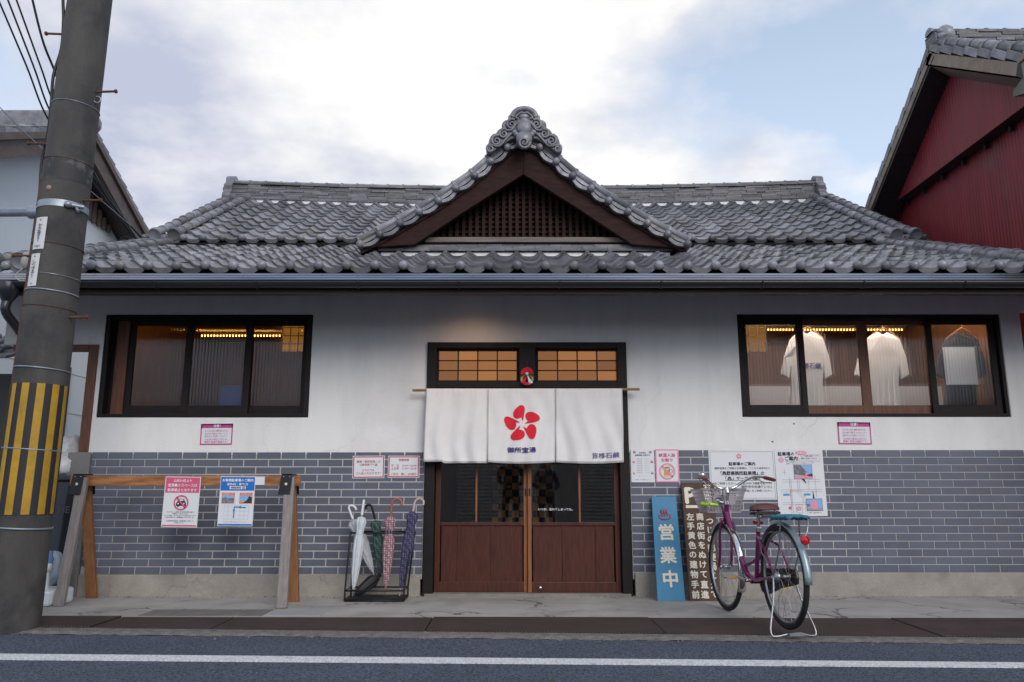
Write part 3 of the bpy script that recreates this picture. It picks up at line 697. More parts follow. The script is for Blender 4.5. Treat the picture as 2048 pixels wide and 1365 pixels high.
b = MB(); b.tube([(gx0, GYV + .15, curve[0][1] + .10), (gx0, 11.2, curve[0][1] + .10)], .07, 10); b.box(gx0 - .11, gx0 + .11, GYV + .1, 11.2, curve[0][1] - .06, curve[0][1] + .08); b.build('gable_ridge', KAWARA, gable)
# lattice behind the bargeboards
LY = 8.25
ap = P(1048, 330, LY); bl = P(800, 487, LY); br = P(1295, 487, LY); zb = P(1047, 478, LY).z
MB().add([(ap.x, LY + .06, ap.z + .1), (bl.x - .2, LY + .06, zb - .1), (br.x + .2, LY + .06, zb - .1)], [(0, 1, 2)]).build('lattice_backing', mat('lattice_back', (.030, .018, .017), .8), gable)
lat = group_part('gable_lattice', bath)
n = 37
for k in range(n):
    x = bl.x + (br.x - bl.x) * (k + .5) / n; t_ = abs(x - ap.x) / (br.x - ap.x); zt_ = ap.z + (zb - ap.z) * t_ + .06
    if zt_ > zb + .03: MB().box(x - .018, x + .018, LY - .02, LY + .02, zb, zt_).build('slat', GABLEW, lat)
for k in range(14):
    z = zb + .03 + k * .058; t_ = (ap.z - z) / (ap.z - zb)
    if t_ > .12: MB().box(ap.x - (ap.x - bl.x) * t_, ap.x + (br.x - ap.x) * t_, LY + .022, LY + .048, z - .012, z + .012).build('cross_slat', GABLEW, lat)
b = MB(); p0, p1 = P(850, 482, 8.14), P(1255, 482, 8.14); b.box(p0.x, p1.x, 8.10, 8.28, p0.z - .028, p0.z + .03); b.build('gable_sill', OLDWOOD, gable, bevel=.006)
rest = MB(); q0, q1 = P(757, 497, 8.10), P(1345, 497, 8.10)
for c in range(3):
    x = q0.x + .03 * c
    while x < q1.x - .03 * c:
        x1 = min(x + rk.uniform(.24, .30), q1.x - .03 * c); rest.cur = rk.random(); rest.box(x + .002, x1 - .002, 8.06 + .012 * c + rk.uniform(-.006, .006), 8.3, q0.z - .038 + c * .026, q0.z - .015 + c * .026); x = x1
rest.build('stacked_ridge_tile', NOSHI, gable, kind='stuff')
MB().box(q0.x + .03, q1.x - .03, 8.10, 8.3, q0.z - .16, q0.z - .05).build('gable_plaster', WHITE, gable)
# carved ridge-end ornament
orn = group_part('gable_ornament', bath)
OY = 7.86
def oz(zx, zy, Y=OY): return P(960 + zx / 9.75, 200 + zy / 9.75, Y)
right = [(870, 147), (950, 152), (1030, 190), (1085, 250), (1112, 318), (1160, 345), (1172, 385), (1225, 390), (1280, 430), (1298, 490), (1296, 548), (1355, 570), (1398, 625), (1405, 652), (1455, 652), (1512, 702), (1548, 790), (1562, 862), (1602, 905), (1602, 965), (1565, 1040), (1520, 1062), (1390, 950), (1240, 850), (1110, 765), (950, 735)]
left = [(2 * 860 - x, y) for x, y in right[1:]][::-1]
b = MB(); b.prism([oz(*p) for p in right + left], (0, .12, 0)); b.build('ornament_body', KAWARA, orn, bevel=.012, fix=True)
def spiral(b, zx, zy, r, turns, s, tw=9, start=0.0, Y=OY):
    n = int(turns * 14); pts = []
    for k in range(n + 1):
        a = start + s * 2 * math.pi * turns * k / n; rr = r * (1 - .85 * k / n); p = oz(zx + rr * math.cos(a), zy + rr * math.sin(a), Y - .012); pts.append(p)
    b.tube(pts, [.018 * (1 - .5 * k / n) * tw / 9 for k in range(n + 1)], 6)
b = MB()
for s in (-1, 1):
    for zx, zy, r, st in ((245, 480, 105, -2.2), (400, 665, 95, -2.0), (535, 800, 110, -2.0), (655, 955, 75, -1.2), (250, 355, 40, -1.5)):
        spiral(b, 860 + s * zx, zy, r, 1.6, s, start=st if s > 0 else math.pi - st)
    b.tube(smooth_open([oz(860 + s * x, y, OY - .01) for x, y in ((0, 395), (80, 420), (150, 470), (250, 590), (380, 590))], 4), .014, 6)
    b.tube(smooth_open([oz(860 + s * x, y, OY - .01) for x, y in ((60, 690), (200, 640), (330, 740), (480, 900), (640, 880))], 4), .014, 6)
    b.tube(smooth_open([oz(860 + s * x, y, OY - .01) for x, y in ((0, 262), (60, 250), (120, 290), (165, 345), (120, 370))], 4), .013, 6)
b.tube(smooth_open([oz(x, y, OY - .004) for x, y in ((625, 345), (665, 260), (740, 200), (860, 178), (980, 200), (1055, 260), (1095, 345))], 4), .032, 8)
b.build('carved_scroll', KAWARA, orn)
b = MB(); c = oz(860, 560)
b.ball((c.x, OY - .01, c.z), .085, 12, (1, .6, 1.1))
for k in range(7):
    a = math.pi * (.05 + .9 * k / 6); b.ball((c.x + .105 * math.cos(a), OY - .02, c.z - .05 - .05 * math.sin(a)), .032, 8)
c2_ = oz(860, 450); b.ball((c2_.x, OY, c2_.z), .06, 10, (1, .5, 1.3)); c3_ = oz(860, 330); b.ball((c3_.x, OY, c3_.z), .045, 10, (1.4, .6, .8))
b.build('carved_flower', KAWARA, orn)
b = MB(); c = oz(860, 830); b.lathe([(.088, 0), (.088, .10), (.080, .115), (.0, .115)], 20, (c.x, OY + .0, c.z), (0, -1, 0)); spiral(b, 860, 830, 120, 1.7, 1, Y=OY - .11); b.build('scroll_disc', KAWARA, orn)

# ---- windows
def X(px, py=734, Y=D): return P(px, py, Y).x
def reeded(parent, x0, x1, z0, z1, y):
    n = max(2, int((x1 - x0) / .031)); b = MB(); per = 6
    def fn(u, v): return (x0 + (x1 - x0) * u, y - .008 * abs(math.sin(math.pi * n * u)), z0 + (z1 - z0) * v)
    b.grid(fn, n * per, 1); return b.build('reeded_pane', REED, parent)
def sash(parent, x0, x1, z0, z1, y, m, st=.045, top=.05, bot=.085, gl=True):
    b = MB(); t_ = .03
    b.box(x0, x0 + st, y, y + t_, z0, z1); b.box(x1 - st, x1, y, y + t_, z0, z1)
    b.box(x0 + st, x1 - st, y + .001, y + t_ - .001, z0, z0 + bot); b.box(x0 + st, x1 - st, y + .001, y + t_ - .001, z1 - top, z1)
    o = b.build('sash', m, parent, bevel=.003)
    reeded(o, x0 + st - .003, x1 - st + .003, z0 + bot - .003, z1 - top + .003, y + .016)
    return o
winl = group_part('left_window', bath); winl.name = 'window'
def frame(parent, x0, x1, z0, z1, tl=.035, tt=.04, tb=.03, m=DARKW):
    b = MB(); y0, y1 = D - .006, D + .13
    b.box(x0, x0 + tl, y0, y1, z0, z1); b.box(x1 - tl, x1, y0, y1, z0, z1); b.box(x0 + tl, x1 - tl, y0 + .001, y1, z1 - tt, z1); b.box(x0 + tl, x1 - tl, y0 - .004, y1, z0, z0 + tb)
    return b.build('window_frame', m, parent, bevel=.004)
frame(winl, WLx0 + .004, WLx1 - .004, WLz0 + .004, WLz1 - .004, tl=.05)
za, zb_ = WLz0 + .036, WLz1 - .046
MB().box(X(222), X(246), D + .06, D + .13, za, zb_).build('post', BROWNW, winl, bevel=.003)
MB().box(WLx0 + .055, X(222) - .002, D + .08, D + .13, za, zb_).build('jamb_panel', DARKW, winl)
sash(winl, X(247), X(376), za, zb_, D + .075, DARKW, .055)
sash(winl, X(364), X(498), za, zb_, D + .035, DARKW, .065)
sash(winl, X(487), WLx1 - .058, za, zb_, D + .075, DARKW, .05)
winr = group_part('window', bath)
frame(winr, WRx0 + .004, X(2008), WRz0 + .004, WRz1 - .004, tl=.03)
MB().box(X(2008) + .003, WRx1 - .004, D - .004, D + .12, WRz0, WRz1).build('reveal', mat('grey_reveal', (.30, .29, .28), .8), winr)
za, zb_ = WRz0 + .036, WRz1 - .046
sash(winr, WRx0 + .037, X(1614), za, zb_, D + .03, DARKW, .055)
sash(winr, X(1602), X(1737), za, zb_, D + .07, BROWNW, .05)
sash(winr, X(1736), X(1874), za, zb_, D + .072, BROWNW, .05)
sash(winr, X(1862), X(2008) - .035, za, zb_, D + .032, DARKW, .06)

# ---- interior behind the windows
room = group_part('interior', bath)
b = MB(); b.box(-4.0, 5.0, 10.4, 10.5, 0, 3.2); b.box(-4.1, -4.0, D + .15, 10.5, 0, 3.2); b.box(4.98, 5.06, D + .31, 10.5, 0, 3.2); b.box(-1.62, -1.55, D + .16, 10.4, 0, 3.2); b.box(1.72, 1.79, D + .16, 10.4, 0, 3.2); b.build('interior_wall', INTW, room)
MB().box(-4.0, 5.0, D + .16, 10.4, .012, .03).build('interior_floor', INTD, room)
MB().box(-4.0, 5.0, D + .16, 10.4, 2.96, 3.0).build('interior_ceiling', INTW, room)
LAMP = emis('lamp_glow', (1.0, .46, .10), 6.5)
for x0, x1, yy, py in ((-3.7, -1.7, 9.0, 672), (1.9, 4.8, 9.2, 660)):
    z = P(1024, py, yy).z
    b = MB(); [b.box(x0 + .037 * q, x0 + .037 * q + .011, yy - .006, yy + .006, z - .010, z + .012) for q in range(int((x1 - x0) / .037))]; b.build('strip_lamp', LAMP, room); MB().box(x0, x1, yy - .03, yy + .03, z + .022, z + .06).build('lamp_housing', INTD, room)
b = MB(); b.tube([(-3.6, 7.64, 2.90), (-2.1, 7.64, 2.90)], .02, 8); b.build('unseen_fill_tube', emis('amber_fill', (1.0, .52, .2), 14.0), room)  # added fill light hidden above the left window head to warm the room
AMB = emis('amber_paper', (1.0, .42, .06), .2)
b = MB(); b.tube([(2.3, 7.62, 2.90), (4.75, 7.62, 2.90)], .02, 8); b.build('unseen_fill_tube', emis('shirt_fill', (1.0, .86, .74), 60.0), room)  # added glowing tube, out of view over the right window, to brighten the shirts
for xa, xb in ((P(566, 680, 8.2).x, P(614, 680, 8.2).x), (P(1482, 680, 8.2).x, P(1530, 680, 8.2).x)):
    za, zb_ = P(1024, 705, 8.2).z, P(1024, 640, 8.2).z
    MB().box(xa, xb, 8.2, 8.21, za, zb_).build('lit_paper_screen', AMB, room)
    b = MB()
    for q in range(5): z = za + (zb_ - za) * q / 4; b.box(xa, xb, 8.18, 8.19, z - .006, z + .006)
    for q in range(4): x = xa + (xb - xa) * q / 3; b.box(x - .006, x + .006, 8.17, 8.178, za, zb_)
    b.build('screen_lattice', INTD, room)
# shelves and things half seen through the reeded glass
b = MB(); b.box(-3.9, -1.65, 9.9, 10.3, 1.3, 1.34); b.box(-3.9, -1.65, 9.9, 10.3, 1.8, 1.84); b.box(2.0, 4.9, 9.9, 10.3, 1.5, 1.54); b.build('shelf', INTD, room)
MB().box(-2.95, -2.70, 7.75, 7.8, 1.2, 2.0).build('blue_curtain', mat('blue_cloth', (.02, .05, .25), .8), room)
MB().box(1.95, 4.8, 8.55, 8.6, .9, 2.1).build('partition', mat('grey_partition', (.30, .31, .34), .7), room)

# ---- entrance
ent = group_part('entrance', bath)
b = MB(); fy0, fy1 = D - .03, D + .14
ps = .095
b.box(DX0 + .003, DX0 + ps, fy0, fy1, .0, DZ1 - .004); b.box(DX1 - ps, DX1 - .003, fy0, fy1, .0, DZ1 - .004)
zt1 = P(1024, 697, D).z; zk0, zk1 = P(1024, 777, D).z, P(1024, 763, D).z
b.box(DX0 + ps, DX1 - ps, fy0 + .004, fy1, zt1, DZ1 - .004); b.box(DX0 + ps, DX1 - ps, fy0 + .004, fy1, zk0, zk1)
b.box(X(1038, 730), X(1071, 730), fy0 + .002, fy1, zk1, zt1)
b.build('door_frame', DARKW, ent, bevel=.004)
TRANS = emis('lit_paper', (.58, .225, .055), .42)
t = TRANS.node_tree; oi = N(t, 'ShaderNodeObjectInfo'); rr_ = N(t, 'ShaderNodeMapRange'); t.links.new(oi.outputs['Random'], rr_.inputs[0]); rr_.inputs[3].default_value = .28; rr_.inputs[4].default_value = .6; t.links.new(rr_.outputs[0], [n for n in t.nodes if n.type == 'EMISSION'][0].inputs[1])
for xa, xb in ((X(873, 730), X(1037, 730)), (X(1073, 730), X(1238, 730))):
    tr = group_part('transom_window', bath)
    b = MB(); e = .016; y0 = D + .045
    b.box(xa, xa + e, y0, y0 + .03, zk1, zt1); b.box(xb - e, xb, y0, y0 + .03, zk1, zt1); b.box(xa + e, xb - e, y0, y0 + .03, zk1, zk1 + e); b.box(xa + e, xb - e, y0, y0 + .03, zt1 - e, zt1)
    b.build('transom_frame', DARKW, tr)
    pw, ph = (xb - xa - 2 * e) / 4, (zt1 - zk1 - 2 * e) / 3
    for i in range(1, 4): MB().box(xa + e + pw * i - .006, xa + e + pw * i + .006, y0 + .004, y0 + .024, zk1 + e, zt1 - e).build('muntin', DARKW, tr)
    for j in range(1, 3): MB().box(xa + e, xb - e, y0 + .007, y0 + .022, zk1 + e + ph * j - .005, zk1 + e + ph * j + .005).build('muntin', DARKW, tr)
    for i in range(4):
        for j in range(3):
            o = MB().box(xa + e + pw * i + .004, xa + e + pw * (i + 1) - .004, y0 + .025, y0 + .029, zk1 + e + ph * j + .004, zk1 + e + ph * (j + 1) - .004).build('pane', TRANS, tr)
    b = MB(); b.add([(xa, y0 + .012, zk1), (xb, y0 + .012, zk1), (xb, y0 + .012, zt1), (xa, y0 + .012, zt1)], [(0, 1, 2, 3)]); b.build('glass_sheet', PLAIN, tr)
xm = X(1055.5, 1050)
zd0, zd1 = .026, zk0
zr0, zr1 = P(1024, 1052, D).z, P(1024, 1047, D).z; zbr = P(1024, 1166, D).z
for side in (0, 1):
    dr = group_part('sliding_door', bath)
    y0 = D + .075 if side == 0 else D + .04; y1 = y0 + .032
    xa, xb = (DX0 + ps + .004, xm - .001) if side == 0 else (xm + .001, DX1 - ps - .004)
    si, so_ = (xb - .036, xb) if side == 0 else (xa, xa + .036)
    MB().box(si, so_, y0, y1, zd0, zd1).build('meeting_stile', DOORL, dr, bevel=.003)
    oa, ob = (xa, xa + .05) if side == 0 else (xb - .05, xb)
    MB().box(oa, ob, y0, y1, zd0, zd1).build('outer_stile', DOORW, dr, bevel=.003)
    ia, ib = (ob, si) if side == 0 else (so_, oa)
    MB().box(ia, ib, y0 + .002, y1 - .002, zd0, zbr).build('bottom_rail', DOORW, dr, bevel=.003)
    MB().box(ia, ib, y0 - .004, y1 - .002, zr0, zr1 + .006).build('mid_rail', DOORW, dr, bevel=.002)
    MB().box(ia, ib, y0 + .002, y1 - .002, zd1 - .06, zd1).build('top_rail', DOORW, dr)
    cut = (X(916, 1110), X(984, 1110)) if side == 0 else (X(1128, 1110), X(1195.5, 1110))
    edges = [ia, cut[0], cut[1], ib]
    for a, c in zip(edges, edges[1:]): MB().box(a + .013, c - .013, y0 + .012, y0 + .02, zbr, zr0).build('panel', DOORW, dr)
    for c in cut: MB().box(c - .013, c + .013, y0 + .003, y1 - .004, zbr, zr0).build('panel_divider', DOORW, dr, bevel=.003)
    xbar = X(952, 1000) if side == 0 else X(1160, 1000)
    MB().box(xbar - .009, xbar + .009, y0 + .004, y1 - .006, zr1 + .006, zd1 - .06).build('glazing_bar', DOORL, dr, bevel=.002)
    for a, c in ((ia, xbar - .009), (xbar + .009, ib)):
        b = MB(); b.add([(a, y0 + .014, zr1), (c, y0 + .014, zr1), (c, y0 + .014, zd1 - .06), (a, y0 + .014, zd1 - .06)], [(0, 1, 2, 3)]); b.build('glass_pane', GLASS, dr)
    xp = si + .018; zp = P(1024, 985, D).z
    MB().box(xp - .008, xp + .008, y0 - .0025, y0 + .002, zp - .035, zp + .035).build('recessed_pull', BLACKM, dr)
    if side == 1:
        k = P(1081, 1177, D); MB().lathe([(.017, 0), (.017, .012), (.011, .02), (.0, .021)], 14, (k.x, y0, k.z), (0, -1, 0)).build('lock_knob', CHROME, dr)
        text('いつか、忘れてしまっても。', .05, WHITE, dr, P(1111, 1019, y0 + .008), bold=.02, width=P(1146, 1019, D).x - P(1077, 1019, D).x)
MB().box(DX0 + .02, DX1 - .02, D - .04, D + .14, -.03, .024).build('threshold', mat('threshold_stone', (.26, .24, .22), .85, c2=(.18, .165, .15), scale=8, bump=.4), ent, bevel=.006)
# split checked curtain hanging inside the entrance
CHK = bpy.data.materials.new('checked_cloth'); CHK.use_nodes = True; t = CHK.node_tree; bs = t.nodes['Principled BSDF']; bs.inputs['Roughness'].default_value = .9
gg = N(t, 'ShaderNodeNewGeometry'); ck = N(t, 'ShaderNodeTexChecker'); ck.inputs['Scale'].default_value = 1 / .075; ck.inputs[1].default_value = (.40, .20, .06, 1); ck.inputs[2].default_value = (.012, .012, .014, 1)
mpn = N(t, 'ShaderNodeMapping'); mpn.inputs['Scale'].default_value = (1, 0, 1); mpn.inputs['Location'].default_value = (.0, .013, .01); t.links.new(gg.outputs[0], mpn.inputs[0]); t.links.new(mpn.outputs[0], ck.inputs[0]); t.links.new(ck.outputs[0], bs.inputs['Base Color'])
cur = empty('checked_curtain', (.1, 8.7, .85), 'ochre and black checked split curtain hanging behind the glass doors', 'curtain')
for xa, xb in ((P(985, 1000, 8.7).x, P(1048, 1000, 8.7).x), (P(1062, 1000, 8.7).x, P(1107, 1000, 8.7).x)):
    b = MB(); b.grid(lambda u, v: (xa + (xb - xa) * u, 8.7 + .02 * math.sin(u * 7 + v), .55 + 1.4 * v), 24, 4); b.build('curtain_panel', CHK, cur)
b = MB(); b.tube([(-.5, 8.7, 1.96), (.9, 8.7, 1.96)], .012, 8); b.build('curtain_rod', BROWNW, cur)

# downlight under the eave above the entrance (its glow shows on the plaster)
lp = P(945, 640, 7.2)
dl = bpy.data.lights.new('eave_lamp_light', 'SPOT'); dl.energy = 8; dl.color = (1.0, .58, .32); dl.spot_size = math.radians(140); dl.spot_blend = .9; dl.shadow_soft_size = .05
lamp = empty('eave_lamp', (lp.x, 6.9, 2.775), 'small round warm lamp fixed under the eave above the entrance', 'lamp')
MB().lathe([(.045, .0), (.05, .01), (.05, .07), (.03, .09)], 16, (lp.x, 6.9, 2.79)).build('lamp_housing', BLACKM, lamp)
MB().lathe([(.0, -.004), (.03, -.002), (.04, .004)], 16, (lp.x, 6.9, 2.788)).build('lamp_lens', emis('lens_glow', (1, .62, .3), 12), lamp)
dlo = bpy.data.objects.new('eave_lamp_light', dl); col.objects.link(dlo); dlo.location = (lp.x, 6.9, 2.775); dlo.rotation_euler = (math.radians(14), 0, 0); dlo.parent = lamp; dlo.matrix_parent_inverse = pinv(lamp)

# ================================================================== NOREN
NY = 7.34
nor = empty('noren_curtain', (.1, NY, 1.2), 'white split doorway curtain with a red flower emblem above the entrance', 'curtain')
r0, r1 = P(825, 781, NY), P(1279, 779, NY)
b = MB(); b.tube([r0, r1], .013, 10); b.build('bamboo_rod', mat('bamboo', (.33, .20, .08), .5, c2=(.24, .13, .05), scale=12), nor)
for x in (P(866, 780, NY).x, P(1240, 780, NY).x):
    MB().box(x - .012, x + .012, NY + .012, D - .028, r0.z - .02, r0.z + .012).build('rod_bracket', BLACKM, nor)
panels = [((853, 976), (847.5, 974.5)), ((976, 1110.5), (975.5, 1110.5)), ((1111, 1244), (1111.5, 1247))]
nph = [0.3, 1.9, 4.1]
def noren_pt(k, u, v):
    (a, c), (e, g) = panels[k]
    top, bot = P(a + (c - a) * u, 778, NY), P(e + (g - e) * u, 925 + (2 if k == 0 else 3 * math.sin(u * 3.1)) - (3 if k == 0 and u < .3 else 0), NY)
    p = bot.lerp(top, v); ph = nph[k]
    y = -.016 - .020 * (1 - v) ** .7 * math.sin(u * 9 + ph) - .011 * math.sin(u * 23 + 1.5 * math.sin(v * 5 + ph) + ph * 2 + v * 2) * (1 - v) ** .5 - .010 * (1 - v) * (1 - abs(2 * u - 1))
    y -= .003 * math.sin(u * 70 + ph) * max(0, (v - .82) / .18)
    return V((p.x, NY + y, p.z))
for k in range(3):
    b = MB(); b.grid(lambda u, v: noren_pt(k, u, v), 44, 24)
    o = b.build('curtain_panel', CLOTH, nor); so2 = o.modifiers.new('thick', 'SOLIDIFY'); so2.thickness = .003
    b = MB()
    b.tube([noren_pt(k, .012, v / 20) + V((0, -.003, 0)) for v in range(21)], .002, 5); b.tube([noren_pt(k, .988, v / 20) + V((0, -.003, 0)) for v in range(21)], .002, 5)
    b.tube([noren_pt(k, u / 24, .025) + V((0, -.003, 0)) for u in range(25)], .002, 5)
    b.build('stitched_hem', mat('hem_thread', (.70, .67, .64), .9), nor)
def on_noren(k, px, py, off=.0045):
    (a, c), (e, g) = panels[k]; v = 1 - (py - 778) / 148.0; l = e + (a - e) * v; r = g + (c - g) * v
    p = noren_pt(k, min(max((px - l) / (r - l), 0), 1), v); return p + V((0, -off, 0))
pet = smooth_closed([(962, 780, 0), (971, 740, 0), (979, 690, 0), (976, 660, 0), (960, 646, 0), (938, 647, 0), (918, 661, 0), (893, 685, 0), (880, 715, 0), (884, 742, 0), (905, 759, 0), (935, 757, 0), (952, 748, 0)], 4)
def petal(k):
    o = []
    for p in pet:
        x, y = p.x - 957, p.y - 803; a = k * 2 * math.pi / 5; o.append((957 + x * math.cos(a) - y * math.sin(a), 803 + x * math.sin(a) + y * math.cos(a)))
    return o
def drape(polys, fn, name, m, parent):
    # fine flat print that follows the cloth: fan triangles from each outline's centre, then the outline itself
    b = MB()
    for poly in polys:
        cx = sum(p[0] for p in poly) / len(poly); cy = sum(p[1] for p in poly) / len(poly)
        rings = [[(cx + (x - cx) * s, cy + (y - cy) * s) for x, y in poly] for s in (1, .66, .33)]
        vs = [fn(*p) for r in rings for p in r] + [fn(cx, cy)]; n = len(poly)
        fs = [(r * n + i, r * n + (i + 1) % n, (r + 1) * n + (i + 1) % n, (r + 1) * n + i) for r in range(2) for i in range(n)] + [(2 * n + i, 2 * n + (i + 1) % n, 3 * n) for i in range(n)]
        b.add(vs, fs, True)
    return b.build(name, m, parent)
for k in range(5): drape([petal(k)], lambda x, y: on_noren(1, 820 + x / 4.267, 660 + y / 4.267), 'emblem_petal', REDP, nor)
def noren_text(body, pxc, pyc, w, size, k, m, bold=.02):
    o = text(body, 1, m, None, (0, 0, 0), (1, 0, 0), (0, 1, 0), bold=bold, width=1.0); me = o.data
    h = max(v.co.y for v in me.vertices) - min(v.co.y for v in me.vertices)
    for v in me.vertices: v.co = on_noren(k, pxc + v.co.x * w, pyc - v.co.y / h * size, .006 + v.co.z)
    o.parent = nor; o.matrix_parent_inverse = pinv(nor)
noren_text('御所宝湯', 1043, 899.5, 57, 11, 1, NAVYP, .03); noren_text('皆様石鹸', 1211, 910.5, 54, 11, 2, NAVYP, .015)
# New Year ornament on the post
ox = P(1054, 752, D - .06)
sh = empty('new_year_ornament', (ox.x, D - .06, ox.z), 'small red fan and straw ring ornament hung on the door post', 'ornament')
def on(px, py, dy=0): return P(px, py, D - .05 - dy)
b = MB(); b.tube([on(1054, 722), on(1054, 738)], .002, 5); b.build('string', BROWNW, sh)
b = MB(); b.tube([on(1054 + 11 * math.cos(a), 759 + 10 * math.sin(a), .01) for a in [2 * math.pi * k / 24 for k in range(24)]], .013, 8, closed=True); b.build('straw_ring', mat('straw', (.55, .42, .18), .8, c2=(.4, .28, .1), scale=40), sh)
for k in range(9):
    a = math.radians(200 - 220 * k / 8 + 180) ; a = math.pi + math.pi * k / 8
    b = MB(); c = on(1054, 747, .025); e1 = on(1054 + 13 * math.cos(a - .17), 747 + 12 * math.sin(a - .17), .028); e2 = on(1054 + 13 * math.cos(a + .17), 747 + 12 * math.sin(a + .17), .02)
    b.prism([c, e1, e2], (0, .004, 0)); b.build('fan_pleat', REDP, sh)
for s in (-1, 1):
    b = MB(); b.prism([on(1054, 749, .03), on(1054 + s * 12, 766, .03), on(1054 + s * 4, 768, .03)], (0, .004, 0)); b.build('ribbon', REDP if s < 0 else WHITE, sh)
    b = MB()
    for q in range(5): b.tube([on(1054, 748, .02), on(1054 + s * (10 + q * 1.2), 746 + q * 2.2, .02)], .004, 5)
    b.build('pine_sprig', mat('pine_green', (.03, .07, .03), .8), sh)
b = MB(); b.ball(on(1054, 748, .035), .016, 8); b.build('knot', WHITE, sh)
b = MB(); b.prism([on(1046, 765, .03), on(1062, 765, .03), on(1058, 770, .03), on(1050, 770, .03)], (0, .004, 0)); b.build('ribbon', REDP, sh)

# ================================================================== NEIGHBOURS
def corr_wall(name, X0, ya, yb, zlo, zhi, m, parent, pitch=.062, amp=.007):
    b = MB(); n = int((yb - ya) / pitch) * 4; vs = []
    for i in range(n + 1):
        y = ya + (yb - ya) * i / n; x = X0 + amp * math.cos(2 * math.pi * (y - ya) / pitch)
        vs += [(x, y, zlo(y)), (x, y, zhi(y))]
    b.add(vs, [(2 * i, 2 * i + 2, 2 * i + 3, 2 * i + 1) for i in range(n)], True); return b.build(name, m, parent)
barn = empty('red_barn', (6.3, 9.5, 0), 'tall red corrugated metal barn with tiled gable roof and dark verge', 'building')
bpk = PX(1857, 100, 5.6); by, bz = bpk.y, bpk.z; bs_ = .68
bro = lambda y: bz - bs_ * abs(y - by)
corr_wall('upper_wall', 5.92, 5.6, 12.7, lambda y: 5.32, lambda y: max(bro(y) - (.36 if y < by else .24), 5.33), REDWALL, barn)
corr_wall('lower_wall', 6.12, 5.4, 14, lambda y: 0, lambda y: 5.42, REDWALL, barn)
MB().box(5.94, 6.2, 5.5, 13.6, 5.325, 5.37).build('ledge', BLACKB, barn)
for k in range(14):
    MB().box(6.05, 6.10, 6.2 + k * .5, 6.24 + k * .5, 5.25, 5.322).build('joist_end', BLACKB, barn)
for s in (-1, 1):
    L = 4.6; e = V((0, by + s * L, bz - bs_ * L)); tv = V((0, s, -bs_)).normalized(); nv = V((0, s * bs_, 1)).normalized()
    p0 = V((5.6, by, bz)); p1 = V((5.6, e.y, e.z))
    # sloping soffit boards, one by one on the near half
    nb = 26
    for k in range(nb):
        a = p0 + (p1 - p0) * (k / nb) - nv * .20; c = p0 + (p1 - p0) * ((k + .985) / nb) - nv * .20
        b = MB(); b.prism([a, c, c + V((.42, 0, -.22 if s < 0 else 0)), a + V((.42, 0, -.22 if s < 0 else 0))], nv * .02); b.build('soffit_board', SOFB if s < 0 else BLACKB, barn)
    nb = 26
    for k in range(nb):
        a = p0 + (p1 - p0) * (k / nb); c = p0 + (p1 - p0) * ((k + .985) / nb)
        b = MB(); q = nv * -.04; r_ = nv * (-.20 if s < 0 else -.13)
        b.prism([a + q, c + q, c + r_, a + r_], (.03, 0, 0)); b.build('verge_board', TANB, barn)
    nt_ = 19; rm = MB()
    for k in range(nt_):
        a = p0 + (p1 - p0) * (k / nt_); c = p0 + (p1 - p0) * ((k + 1) / nt_)
        b = MB(); b.prism([a - nv * .035 + nv * .03, c - nv * .035, c + nv * .05, a + nv * .08], (.2, 0, 0)); b.build('verge_tile', KAWARA, barn)
        b = MB(); b.tube([c + V((.12, 0, 0)) + nv * .09, c - (c - a) * .15 + V((.12, 0, 0)) + nv * .09, c - (c - a) * .151 + V((.12, 0, 0)) + nv * .09, a + V((.12, 0, 0)) + nv * .10], [.088, .088, .074, .072], 10); b.build('roll_tile', KAWARA, barn)
    rm.prism([p0 + nv * .05 + V((.2, 0, 0)), p1 + nv * .05 + V((.2, 0, 0)), p1 + nv * .05 + V((6, 0, 0)), p0 + nv * .05 + V((6, 0, 0))], nv * -.07); rm.build('roof_slope', KAWARA_T, barn)
b = MB()
for c in range(6):
    x = 5.64
    while x < 11.5: x1 = x + rk.uniform(.22, .32); b.cur = rk.random(); b.box(x + .003, x1 - .003, by - .13 + rk.uniform(-.01, .01), by + .13, bz - .02 + c * .042, bz + .016 + c * .042); x = x1
b.build('barn_ridge', NOSHI, barn, kind='stuff')
cm = roll_mesh(.25, .075)
for k in range(23): inst(cm, 'ridge_cap_tile', Matrix.Translation((5.62 + k * .25, by, bz + .225)) @ Matrix.Rotation(-math.pi / 2, 4, 'Z'), barn)
b = MB(); b.ball((5.80, by - .05, bz + .16), .15, 12, (.8, 1.1, 1)); b.ball((5.86, by, bz + .26), .09, 10); b.tube([(5.72, by - .20, bz + .06), (5.7, by - .10, bz + .15), (5.7, by, bz + .18), (5.7, by + .10, bz + .15), (5.72, by + .20, bz + .06)], .045, 8)
for k in range(7): b.ball((5.70, by + .15 * math.cos(k * .9), bz + .15 + .10 * math.sin(k * .9)), .04, 8)
b.build('ridge_end_ornament', KAWARA, barn)
